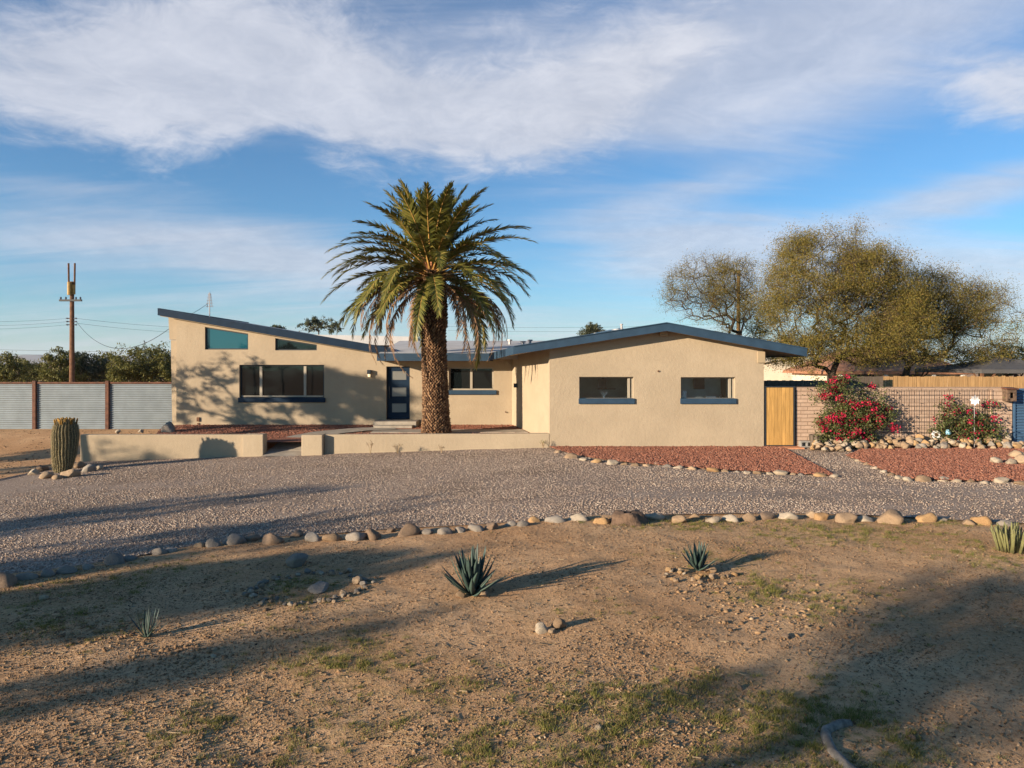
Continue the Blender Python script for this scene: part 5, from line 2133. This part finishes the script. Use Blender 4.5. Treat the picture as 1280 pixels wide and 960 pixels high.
# curved row along the front of the drive: photo column, row, half-width in photo pixels, kind
ROW = [(-60, 728, 22, 'grey'), (12, 719, 22, 'brown'), (39, 716, 13, 'grey'), (62, 713, 12, 'grey'), (86, 709, 13, 'grey'), (108, 706, 10, 'grey'), (143, 698, 14, 'grey'), (168, 694, 10, 'grey'),
       (194, 689, 10, 'grey'), (214, 686, 8, 'grey'), (249, 680, 8, 'tan'), (268, 678, 11, 'grey'), (291, 673, 15, 'grey'), (316, 669, 10, 'brown'), (342, 671, 16, 'brown'), (369, 667, 10, 'brown'),
       (393, 668, 13, 'grey'), (419, 668, 12, 'tan'), (443, 667, 13, 'grey'), (468, 663, 14, 'brown'), (488, 661, 7, 'brown'), (512, 660, 15, 'brown'), (535, 662, 9, 'grey'), (554, 662, 10, 'grey'),
       (574, 659, 11, 'grey'), (595, 657, 11, 'grey'), (616, 655, 10, 'brown'), (636, 654, 9, 'grey'), (654, 653, 11, 'grey'), (672, 648, 9, 'ochre'), (696, 646, 14, 'grey'), (724, 645, 14, 'pale'),
       (750, 647, 11, 'ochre'), (819, 643, 14, 'pale'), (846, 646, 12, 'tan'), (868, 643, 9, 'tan'), (890, 646, 13, 'pale'), (912, 645, 11, 'pale'), (933, 644, 11, 'tan'), (959, 641, 13, 'brown'),
       (987, 642, 14, 'pale'), (1014, 641, 9, 'tan'), (1032, 645, 10, 'ochre'), (1055, 645, 15, 'tan'), (1087, 646, 12, 'pale'), (1115, 646, 18, 'tan'), (1158, 645, 15, 'ochre'), (1182, 649, 8, 'pale'),
       (1205, 650, 9, 'tan'), (1230, 650, 13, 'ochre'), (1256, 653, 9, 'grey')]
KW = {'grey': 'rounded grey stone', 'brown': 'dark brown stone', 'tan': 'tan stone', 'pale': 'flat pale stone', 'ochre': 'ochre stone'}


def beside(px):
    for a, b in ((0, 'left of the shaded agave'), (245, 'in the shaded left part'), (400, 'below the left garden wall end'), (530, 'below the palm'), (680, 'near the brown stump'),
                 (820, 'right of the brown stump'), (950, 'below the red gravel bed'), (1100, 'near the right edge')):
        if px >= a:
            s = b
    return s if px >= 0 else 'at the far left'


for px, py, hw, kd in ROW:
    x, y, z = G(px, py + hw * .45)
    s = hw / F * y
    q = .84 + .30 * rr.random()
    rock('%s in the row edging the drive, %s' % (KW[kd], beside(px)), (x + rr.normal() * .02, y + rr.normal() * .05, z), s * 1.0 * (.9 + .2 * q), s * .8 * q, s * (.72 if kd != 'pale' else .52) * q, kd, 'stones edging the gravel drive', rz=rr.normal() * .45, sink=.62)
# old stump in the row
x, y, z = G(785, 654)
st = thing('tree_stump', 'weathered brown stump in the stone row edging the drive', 'stump', (x, y, z - .03))
m = MB()
vs, fs = [], []
for i, (R, zz) in enumerate(((.34, 0), (.27, .05), (.235, .12), (.21, .19), (.18, .215), (.05, .20))):
    for k_ in range(24):
        a = 2 * math.pi * k_ / 24
        q = R * (1 + .12 * math.sin(5 * a + i) + .08 * math.sin(11 * a))
        vs.append((q * 1.2 * math.cos(a), q * .9 * math.sin(a), zz + .015 * math.sin(3 * a)))
for i in range(5):
    for k_ in range(24):
        fs.append((i * 24 + k_, i * 24 + (k_ + 1) % 24, (i + 1) * 24 + (k_ + 1) % 24, (i + 1) * 24 + k_))
m.add(vs, fs)
m.build('wood', M['stump'], st, smooth=True)
# row in front of the red bed of the wing
BROW = [(697, 564, 7, 'tan'), (716, 569, 12, 'tan'), (731, 573, 8, 'pale'), (746, 575, 9, 'ochre'), (766, 577, 10, 'pale'), (780, 579, 6, 'tan'), (794, 580, 8, 'tan'), (809, 581, 7, 'tan'), (820, 579, 6, 'pale'),
        (834, 582, 7, 'grey'), (848, 583, 8, 'pale'), (865, 584, 9, 'tan'), (880, 585, 5, 'brown'), (892, 586, 10, 'ochre'), (907, 588, 6, 'tan'), (921, 589, 5, 'grey'), (934, 590, 6, 'pale'), (947, 590, 7, 'tan'),
        (962, 591, 6, 'pale'), (977, 589, 11, 'pale'), (992, 592, 5, 'tan'), (1002, 593, 5, 'grey'), (1025, 592, 10, 'ochre'), (1042, 594, 8, 'pale')]
for px, py, hw, kd in BROW:
    x, y, z = G(px, py + hw * .35)
    s = hw / F * y
    rock('%s edging the red gravel bed under the wing, %s' % (KW[kd], 'below the left wing window' if px < 800 else 'between the wing windows' if px < 850 else 'below the right wing window' if px < 950 else 'near the gate path'),
         (x, y, z), s * .95, s * .75, s * .46, kd, 'stones edging the wing bed', rz=rr.normal() * .4, sink=.45)
# edge of the right bed along the gate path
for i, (px, py) in enumerate([(1072, 574), (1083, 578), (1094, 583), (1104, 588), (1113, 592), (1124, 596), (1136, 599), (1156, 599), (1179, 598), (1196, 600), (1213, 600), (1230, 602), (1252, 601), (1275, 603)]):
    x, y, z = G(px, py + 3)
    hw = [5, 5, 5, 6, 6, 7, 8, 12, 9, 7, 6, 7, 11, 9][i]
    s = hw / F * y
    rock('low pale stone edging the right red gravel bed, %s' % ('beside the gate path' if px < 1140 else 'below the small bougainvillea'), (x, y, z), s, s * .7, s * .5, ['pale', 'tan', 'pale'][i % 3], 'stones edging the right bed', rz=rr.normal() * .3, sink=.35)
for i, (px, py) in enumerate([(962, 568), (972, 572), (982, 576), (992, 579), (1003, 583), (1013, 587)]):
    x, y, z = G(px, py + 2)
    s = 4.5 / F * y
    rock('small tan stone in the line from the gate to the ochre stone', (x, y, z), s * 1.5, s * .6, s * .5, 'tan', 'stones along the gate path', rz=-.9, sink=.35)
# heap of stones at the foot of the block wall
for i in range(150):
    u = i / 149
    px = 1012 + 268 * u + rr.normal() * 3
    base = np.interp(px, [1010, 1030, 1060, 1090, 1280], [566, 572, 574, 567, 566])
    top = np.interp(px, [1010, 1030, 1060, 1090, 1280], [561, 560, 560, 557, 557])
    v = rr.random()
    py = base + (top - base) * v
    y = 22.15 - .75 * (1 - v) * (1 if px < 1080 else .75)
    x = PX(px, y)
    z = 0.02 + v * .24
    s = (3.2 + 3.2 * rr.random() ** 1.5) / F * y
    rock('pale tumbled stone at the foot of the block wall, %s' % ('under the large bougainvillea' if px < 1120 else 'under the bare trellis' if px < 1170 else 'under the small bougainvillea'),
         (x, y, z), s * 1.1, s * .85, s * .8, ['tan', 'pale', 'tan', 'grey', 'tan', 'ochre'][int(rr.integers(0, 6))], 'stones at the foot of the block wall', sink=.2)
for i in range(26):
    px = 1022 + 40 * rr.random()
    y = 21.0 + .95 * rr.random()
    s = (3 + 2.5 * rr.random()) / F * y
    rock('small pale stone in the heap under the large bougainvillea', (PX(px, y), y, .05 + .25 * (y - 21) * rr.random()), s * 1.1, s, s * .8, ['pale', 'tan'][i % 2], 'heap of small stones under the bougainvillea', sink=.2)
# boulders on the right bed
for px, py, hw, kd, lb in ((1246, 578, 9, 'pale', 'left pale boulder of the group on the right red bed'), (1263, 580, 8, 'pale', 'small white boulder between the larger ones on the right bed'), (1281, 578, 14, 'tan', 'big tan boulder cut by the right edge'),
                           (1271, 570, 11, 'tan', 'tan boulder at the back of the right bed group')):
    x, y, z = G(px, py + hw * .3)
    s = hw / F * y
    rock(lb, (x, y, z + .03), s, s * .8, s * .65, kd, sink=.25, name='boulder', cat='boulder')
# around the barrel cactus
for px, py, hw, kd, lb in ((42, 591, 8, 'pale', 'leftmost pale stone by the barrel cactus'), (58, 595, 10, 'tan', 'tan stone in front left of the barrel cactus'), (54, 586, 8, 'brown', 'brown stone behind left of the barrel cactus'),
                           (72, 597, 7, 'tan', 'small stone at the foot of the barrel cactus'), (88, 593, 13, 'tan', 'largest tan stone at the foot of the barrel cactus'), (98, 582, 9, 'tan', 'tan stone behind the barrel cactus'),
                           (110, 587, 10, 'grey', 'grey stone right of the barrel cactus'), (123, 585, 7, 'pale', 'small pale stone at the corner of the low wall')):
    x, y, z = G(px, py + hw * .3)
    s = hw / F * y
    rock(lb, (x, y, z), s, s * .85, s * .65, kd, 'stones around the barrel cactus', sink=.25)
# boulder and dirt mound behind the low wall
x, y = PX(211, 25.2), 25.2
rock('rough grey boulder behind the low wall near the house corner', (x, y, .10), .26, .24, .32, 'grey', name='boulder', cat='boulder', sink=.1)
for px, lb in ((176, 'pale stone on the mound behind the low wall'), (148, 'small pale stone left on the mound behind the low wall')):
    rock(lb, (PX(px, 25.6), 25.6, .16), .13, .1, .09, 'pale')
# on the dirt
for px, py, hw, hh, kd, lb in ((677, 788, 10, .85, 'pale', 'left tan stone of the pair lying on the dirt below the agave'), (698, 783, 11, .9, 'tan', 'right tan stone of the pair lying on the dirt below the agave'),
                               (690, 791, 6, .7, 'tan', 'small tan stone tucked under the pair on the dirt'), (372, 702, 17, .7, 'grey', 'lone grey rock above the ring of pebbles'),
                               (400, 736, 17, .35, 'grey', 'flat grey slab in the ring of pebbles'), (446, 728, 9, .7, 'tan', 'tan stone closing the right end of the pebble ring'), (428, 744, 6, .7, 'tan', 'small tan stone at the lower rim of the pebble ring'),
                               (1276, 682, 12, .9, 'tan', 'tan stone leaning on the cactus clump at the right edge'), (54, 748, 6, .8, 'pale', 'small pale stone alone in the deep shade at left'), (121, 788, 5, .8, 'ochre', 'small ochre stone left of the shaded agave'),
                               (577, 744, 8, .6, 'tan', 'tan stone at the left foot of the largest agave'), (604, 743, 8, .6, 'tan', 'tan stone at the right foot of the largest agave'),
                               (925, 861, 5, .7, 'brown', 'small brown stone in the green growth at the bottom'), (1142, 922, 6, .6, 'brown', 'reddish stone in the shade right of the grey pipe'),
                               (748, 912, 6, .7, 'pale', 'small pale stone casting a shadow near the bottom'), (752, 935, 6, .6, 'brown', 'small brown stone near the bottom, below the pale one'), (983, 797, 7, .6, 'brown', 'brown stone at the edge of the big shadow')):
    x, y, z = G(px, py + hw * hh * .4)
    s = hw / F * y
    rock(lb, (x, y, float(ground_z(x, y))), s, s * .8, s * hh, kd, sink=.25)
# mound stones round the smaller agave
for i in range(26):
    a, q = rr.random() * 6.28, .12 + .26 * rr.random() ** .7
    x0_, y0_, _ = G(873, 718)
    s = .025 + .03 * rr.random()
    x, y = x0_ + q * math.cos(a) * 1.2, y0_ + q * math.sin(a)
    rock('small tan stone of the mound round the smaller agave', (x, y, float(ground_z(x, y)) + .02 * (q < .25)), s * 1.1, s, s * .8, ['tan', 'ochre', 'tan', 'pale'][i % 4], 'stones of the small agave mound', sink=.2)
# ring of pebbles
ccx, ccy, _ = G(384, 738)
ax, by = 72 / F * ccy, None
top, bot = G(384, 718)[1], G(384, 756)[1]
by = (top - bot) / 2
ccy = (top + bot) / 2
for i in range(70):
    a = 2 * math.pi * i / 70 + rr.normal() * .03
    x, y = ccx + ax * math.cos(a) * (1 + rr.normal() * .05), ccy + by * math.sin(a) * (1 + rr.normal() * .09)
    s = .022 + .026 * rr.random()
    rock('small stone in the oval ring of pebbles on the shaded dirt', (x, y, float(ground_z(x, y))), s * 1.15, s, s * .8, ['tan', 'grey', 'pale', 'tan', 'grey'][i % 5], 'stones of the pebble ring', sink=.25)

# grey pipe bent round the bottom right patch
px_pts = [(1062, 905), (1050, 908), (1040, 911), (1033, 916), (1032, 922), (1036, 931), (1042, 940), (1050, 950), (1060, 960), (1074, 972), (1095, 985)]
P3 = []
for px, py in px_pts:
    x, y, z = G(px, py)
    P3.append((x, y, float(ground_z(x, y)) + .004 + .008 * math.sin(px * .3)))
o = MB()
ox, oy, oz = P3[4]
o.tube([(p[0] - ox, p[1] - oy, p[2] - oz) for p in P3], [.033, .036, .036, .036, .036, .036, .036, .036, .036, .036, .036], 10)
o = o.build('garden_edging', M['paletube'], smooth=True)
o.location = (ox, oy, oz)
tag(o, 'bent grey edging pipe curling out of the dirt at the bottom', 'edging')


# ================================================================== LOOSE STUFF
def scatter_mesh(name, m, C, S, r, base='octa', flat=.7, kind='stuff', tilt=.5):
    if base == 'octa':
        V0 = np.array([[1, 0, 0], [0, 1, 0], [-1, 0, 0], [0, -1, 0], [0, 0, 1], [0, 0, -.6]], float)
        F0 = np.array([[0, 1, 4], [1, 2, 4], [2, 3, 4], [3, 0, 4], [1, 0, 5], [2, 1, 5], [3, 2, 5], [0, 3, 5]])
    else:
        V0, F0 = ico(1)
    n, k_ = len(C), len(V0)
    jit = 1 + r.normal(size=(n, k_, 1)) * .22
    V = V0[None] * jit
    V[:, :, 2] *= flat
    V[:, :, 0] *= (1 + .5 * r.random((n, 1)))
    # tilt then turn
    tx, ty = r.normal(size=(2, n, 1)) * tilt
    z = V[:, :, 2] + V[:, :, 0] * tx * .5 + V[:, :, 1] * ty * .5
    a = r.random((n, 1)) * 6.283
    x = V[:, :, 0] * np.cos(a) - V[:, :, 1] * np.sin(a)
    y = V[:, :, 0] * np.sin(a) + V[:, :, 1] * np.cos(a)
    V = np.stack([x, y, z], -1) * S[:, None, None] + C[:, None, :]
    Fc = (np.arange(n) * k_)[:, None, None] + F0[None]
    o = mesh_np(name, V.reshape(-1, 3), Fc.reshape(-1, 3), m)
    return tag(o, kind=kind)


r = np.random.default_rng(31)
# gravel pebbles, denser near the camera
n = 210000
Y = 9.0 + 13.2 * r.random(n) ** 1.25
X = (r.random(n) * 2 - 1) * (Y * .74 + .3)
dlx = drive_left(Y)
fade = 1 - np.clip((X - dlx) / .9, 0, 1)
dE = Y - edgeY(X)
track = np.exp(-((dE - 1.9) / .28) ** 2) + np.exp(-((dE - 3.5) / .28) ** 2)
ok = (r.random(n) > .55 * track) & (r.random(n) < np.clip(.75 + 2.4 * fbm(X * .35, Y, .7, 4, 81), .25, 1)) & (Y > edgeY(X) + .02) & (X > dlx - .5) & ((Y < 22.1) | (X > 8)) & (r.random(n) > fade * .8)


def in_poly(X, Y, P):
    c = np.zeros(len(X), bool)
    for i in range(len(P)):
        (x0, y0), (x1, y1) = P[i][:2], P[(i + 1) % len(P)][:2]
        hit = ((y0 > Y) != (y1 > Y)) & (X < (x1 - x0) * (Y - y0) / (y1 - y0 + 1e-12) + x0)
        c ^= hit
    return c


b1, b2 = in_poly(X, Y, BED1), in_poly(X, Y, BED2)
g = ok & ~b1 & ~b2 & ((X > -13.6) | (Y < 22)) & ((Y < 22.15) | (X > 9))
C = np.stack([X[g], Y[g], drive_z(X[g], Y[g]) + .004], -1)
S = .008 + .013 * r.random(len(C)) ** 2
scatter_mesh('gravel_stones', M['pebble'], C, S, r)
n = 110000
X = 1.0 + 19 * r.random(n)
Y = 15 + 7.5 * r.random(n)
g = (in_poly(X, Y, BED1) | in_poly(X, Y, BED2))
C = np.stack([X[g], Y[g], gz(X[g], Y[g]) + .05 + .02 * fbm(X[g], Y[g], 1.2, 3, 31)], -1)
scatter_mesh('red_gravel_stones', M['redpebble'], C, .012 + .022 * r.random(len(C)) ** 1.5, r)
n = 16000
X = -12.6 + 13.4 * r.random(n)
Y = 22.5 + 4.75 * r.random(n)
wk = np.zeros(n, bool)
for a, b in zip(WALK[:-1], WALK[1:]):
    a, b = np.array(a), np.array(b)
    t_ = np.clip(((X - a[0]) * (b[0] - a[0]) + (Y - a[1]) * (b[1] - a[1])) / ((b - a) ** 2).sum(), 0, 1)
    wk |= np.hypot(X - a[0] - t_ * (b[0] - a[0]), Y - a[1] - t_ * (b[1] - a[1])) < .68
g = ~wk & ~((X > -5.2) & (Y > 24.5) & (Y < 25.55)) & ~((X > -5.2) & (X < -3.5) & (Y > 25)) & (np.hypot(X + 2.6, Y - 24.2) > .6) & (X < (27.3 - Y) / 4.3) & (Y > 22.5 + np.clip(-11.5 - X, 0, 9) * 2.6)
C = np.stack([X[g], Y[g], terrace_z(X[g], Y[g]) + .005], -1)
scatter_mesh('red_gravel_stones', M['redpebble'], C, .012 + .022 * r.random(len(C)) ** 1.5, r)

# crumbs of earth and small stones on the bare dirt
n = 190000
Y = 4.2 + 9.5 * r.random(n) ** 1.15
X = (r.random(n) * 2 - 1) * (Y * .75)
clus = np.clip(fbm(X, Y, .9, 4, 51) * 2.6 + .55, .28, 1)
g = (Y < edgeY(X) - .05) & (r.random(n) < clus)
S = .0025 + .0050 * r.random(n) + .011 * r.random(n) ** 12
C = np.stack([X[g], Y[g], ground_z(X[g], Y[g]) + S[g] * .2], -1)
scatter_mesh('dirt_crumbs', M['clod'], C, S[g], r, flat=.75)
# stony ground in front of the smaller agave and along the left pebble line
Cs = []
for px, py, sx, sy, m_ in ((935, 765, 60, 30, 130), (880, 738, 45, 14, 70), (110, 790, 110, 14, 110), (60, 770, 60, 20, 60), (330, 735, 60, 25, 120), (1030, 765, 60, 22, 90), (220, 815, 60, 16, 120)):
    for i in range(m_):
        x, y, z = G(px + rr.normal() * sx * .6, py + rr.normal() * sy * .6)
        Cs.append((x, y, float(ground_z(x, y)) + .004))
C = np.array(Cs)
scatter_mesh('stony_rubble', M['clod'], C, .007 + .022 * r.random(len(C)) ** 3, r, base='ico', flat=.7)
# crumbs on the bare ground at the far left
n = 5000
X = -24 + 11 * r.random(n)
Y = 16 + 12 * r.random(n)
g = (X < drive_left(Y) + .3) | (Y > 22.6)
C = np.stack([X[g], Y[g], ground_z(X[g], Y[g])], -1)
scatter_mesh('dirt_crumbs', M['clod'], C, .01 + .03 * r.random(len(C)) ** 4, r)

# thin grass, growing in small tufts
n = 26000
Y = 4.2 + 9.3 * r.random(n) ** 1.2
X = (r.random(n) * 2 - 1) * (Y * .75)
gr = growth(X, Y)
g = (Y < edgeY(X) - .06) & (r.random(n) < np.clip(gr * 1.0 - .14, 0.005, .6) * np.clip(vnoise(X * 4, Y * 4, 71) * 1.8 - .4, .03, 1))
Xc, Yc, gc = X[g], Y[g], gr[g]
per = 34
sig = .012 + .034 * r.random(len(Xc)) ** 2
Xg = (Xc[:, None] + r.normal(size=(len(Xc), per)) * sig[:, None] * 1.3).ravel()
Yg = (Yc[:, None] + r.normal(size=(len(Xc), per)) * sig[:, None]).ravel()
gg = np.repeat(gc, per)
k_ = len(Xg)
hh = (.012 + .030 * r.random(k_)) * (.6 + .7 * gg)
a = r.random(k_) * 6.283
l = r.normal(size=(2, k_)) * .6
w = .0026
zg = ground_z(Xg, Yg)
V = np.stack([np.stack([Xg - w * np.cos(a), Yg - w * np.sin(a), zg - .004], -1), np.stack([Xg + w * np.cos(a), Yg + w * np.sin(a), zg - .004], -1),
              np.stack([Xg + l[0] * hh, Yg + l[1] * hh, zg + hh], -1)], 1).reshape(-1, 3)
o = mesh_np('grass', V, np.arange(len(V)).reshape(-1, 3), M['grass'])
tag(o, kind='stuff')
# dead twigs and leaf litter
n = 2600
Y = 4.3 + 8 * r.random(n)
X = (r.random(n) * 2 - 1) * (Y * .74)
g = Y < edgeY(X) - .1
X, Y = X[g], Y[g]
k_ = len(X)
a = r.random(k_) * 6.283
L = .012 + .05 * r.random(k_) ** 3
dx, dy = np.cos(a) * L, np.sin(a) * L
z = ground_z(X, Y) + .006
wx, wy = -np.sin(a) * .0035, np.cos(a) * .0035
V = np.stack([np.stack([X - dx - wx, Y - dy - wy, z], -1), np.stack([X + dx - wx, Y + dy - wy, z + .008], -1), np.stack([X + dx + wx, Y + dy + wy, z + .012], -1), np.stack([X - dx + wx, Y - dy + wy, z + .004], -1)], 1).reshape(-1, 3)
o = mesh_np('leaf_litter', V, np.arange(len(V)).reshape(-1, 4), M['drygrass'])
tag(o, kind='stuff')
n = 9000
Y = 4.3 + 8.5 * r.random(n)
X = (r.random(n) * 2 - 1) * (Y * .74)
g = (Y < edgeY(X) - .1) & (r.random(n) < np.clip(fbm(X, Y, 1.4, 3, 95) * 2.4 + .4, .05, 1))
C = np.stack([X[g], Y[g], ground_z(X[g], Y[g]) + .002], -1)
scatter_mesh('bark_litter', M['litter'], C, .004 + .012 * r.random(len(C)) ** 3, r, flat=.5)

# ================================================================== FAR GROUND
def mountains():
    V, Fc = [], []
    xs = np.linspace(-8200, -2600, 160)
    prof = [0, .35, .75, 1.0, .7, .3, 0]
    for i, x in enumerate(xs):
        px = 640 + x / 7000 * F
        pk = np.interp(px, [-300, -60, 10, 30, 62, 100, 130, 155, 190, 215, 260, 330], [60, 75, 92, 95, 88, 60, 84, 98, 80, 74, 50, 10])
        hgt = pk + 42 * float(fbm(np.array(x), np.array(3.0), .004, 4, 61))
        for j, p in enumerate(prof):
            V.append((x, 6400 + 200 * j, -2 + max(4, hgt) * p * (1 + .25 * float(fbm(np.array(x), np.array(j * 400.0), .006, 3, 62)))))
    n = len(prof)
    for i in range(len(xs) - 1):
        for j in range(n - 1):
            Fc.append((i * n + j, (i + 1) * n + j, (i + 1) * n + j + 1, i * n + j + 1))
    o = mesh_np('mountains', np.array(V), np.array(Fc), M['mountain'], smooth=True)
    tag(o, kind='structure')


mountains()

# ================================================================== TREES BESIDE AND BEHIND THE CAMERA (their shadows cross the yard)
TANEL = math.tan(SUN_EL)


def shade_tree(label, c, ac, zc, R, La, n, leaves, seed, size=.13):
    """tree outside the frame; its crown's shadow is centred at (across c, along ac) on the ground"""
    a = ac - zc / TANEL
    x, y = a * SX + c * SY, a * SY - c * SX
    hz = La * TANEL
    g0 = float(gz(x, y))
    q = np.random.default_rng(seed)
    env = [(0, 0, zc, R, R, hz, .8)]
    for i in range(6):
        b = q.random() * 6.283
        env.append((R * .7 * math.cos(b), R * .7 * math.sin(b), zc + hz * q.normal() * .45, R * .5, R * .5, hz * .45, .5))
    low = max(.6, zc - hz * 1.1)
    return tree('shade_tree', label, 'tree', (x, y, g0), [(0, 0, -.2), (.08, 0, low * .5), (0, .05, low)], env, n, leaves, size, 'mesqgreen', .24, seed, .011, .2, 2, ratio=.45)


# label, across, along, crown height, crown radius, half-length of the shade, twigs, leaves, seed
SHADE = [
    ('slim tree outside the frame shading the gravel in front of the low wall', -15.5, 0.6, 3.7, .95, 5.5, 110, 2600, 301),
    ('tree outside the frame shading the gravel above the stone row', -12.0, 1.2, 3.5, 1.25, 5.0, 120, 3200, 302),
    ('bushy tree outside the frame shading the dark hollow at left', -9.4, 0.2, 3.3, 1.15, 4.2, 170, 11000, 303),
    ('slender tree outside the frame shading the streak below the thin agave', -6.8, 1.0, 3.4, .5, 3.6, 60, 1500, 304),
    ('wide tree behind the camera shading the lower right of the yard', -3.1, 8.7, 4.4, 1.4, 4.3, 150, 3700, 305),
    ('smaller tree behind the camera shading the bottom right corner', -1.2, 8.4, 4.2, .85, 3.6, 90, 3800, 306),
    ('tree outside the frame shading the bare ground by the metal fence', -28.6, 0.5, 3.8, 1.2, 5.0, 110, 2800, 307),
    ('thin tree outside the frame shading the dirt beside the barrel cactus', -25.2, 1.0, 3.6, .8, 5.0, 90, 2200, 308),
]
for q in SHADE:
    shade_tree(*q)


def wall_shade(label, x, z, d, spread, n, leaves, seed, size=.15):
    bx, by = x - SX * d, 27.3 - SY * d
    hz = z + d * TANEL
    env = [(0, 0, hz, spread, spread, spread * .42, 1.0), (spread * .5, -.3, hz - .7, spread * .6, spread * .6, spread * .3, .6), (-spread * .5, .3, hz - .5, spread * .6, spread * .6, spread * .3, .6)]
    tree('shade_tree', label, 'tree', (bx, by, float(gz(bx, by))), [(0, 0, -.2), (.1, 0, hz * .25), (0, .05, hz * .45)], env, n, leaves, size, 'mesqgreen', .34, seed, .013, .32, 1, ratio=.5)


wall_shade('mesquite outside the frame whose branches shade the left house wall', -9.6, 1.7, 13.0, 3.3, 150, 5600, 201)
wall_shade('dense tree outside the frame shading the wall beside the front door', -5.8, 2.0, 16.5, 1.5, 120, 6500, 208)

# ================================================================== AIR
hz = MB().box(-13000, 13000, -400, 15500, -30, 260).build('haze', [])
m = bpy.data.materials.new('haze')
m.use_nodes = True
t = NT(m.node_tree)
t.n.remove(t.n['Principled BSDF'])
pv = t.node('ShaderNodeVolumePrincipled')
pv.inputs['Color'].default_value = (0.80, 0.88, 1.0, 1)
pv.inputs['Density'].default_value = 6e-5
t.l.new(pv.outputs[0], t.n['Material Output'].inputs['Volume'])
hz.data.materials.append(m)
tag(hz, kind='stuff')
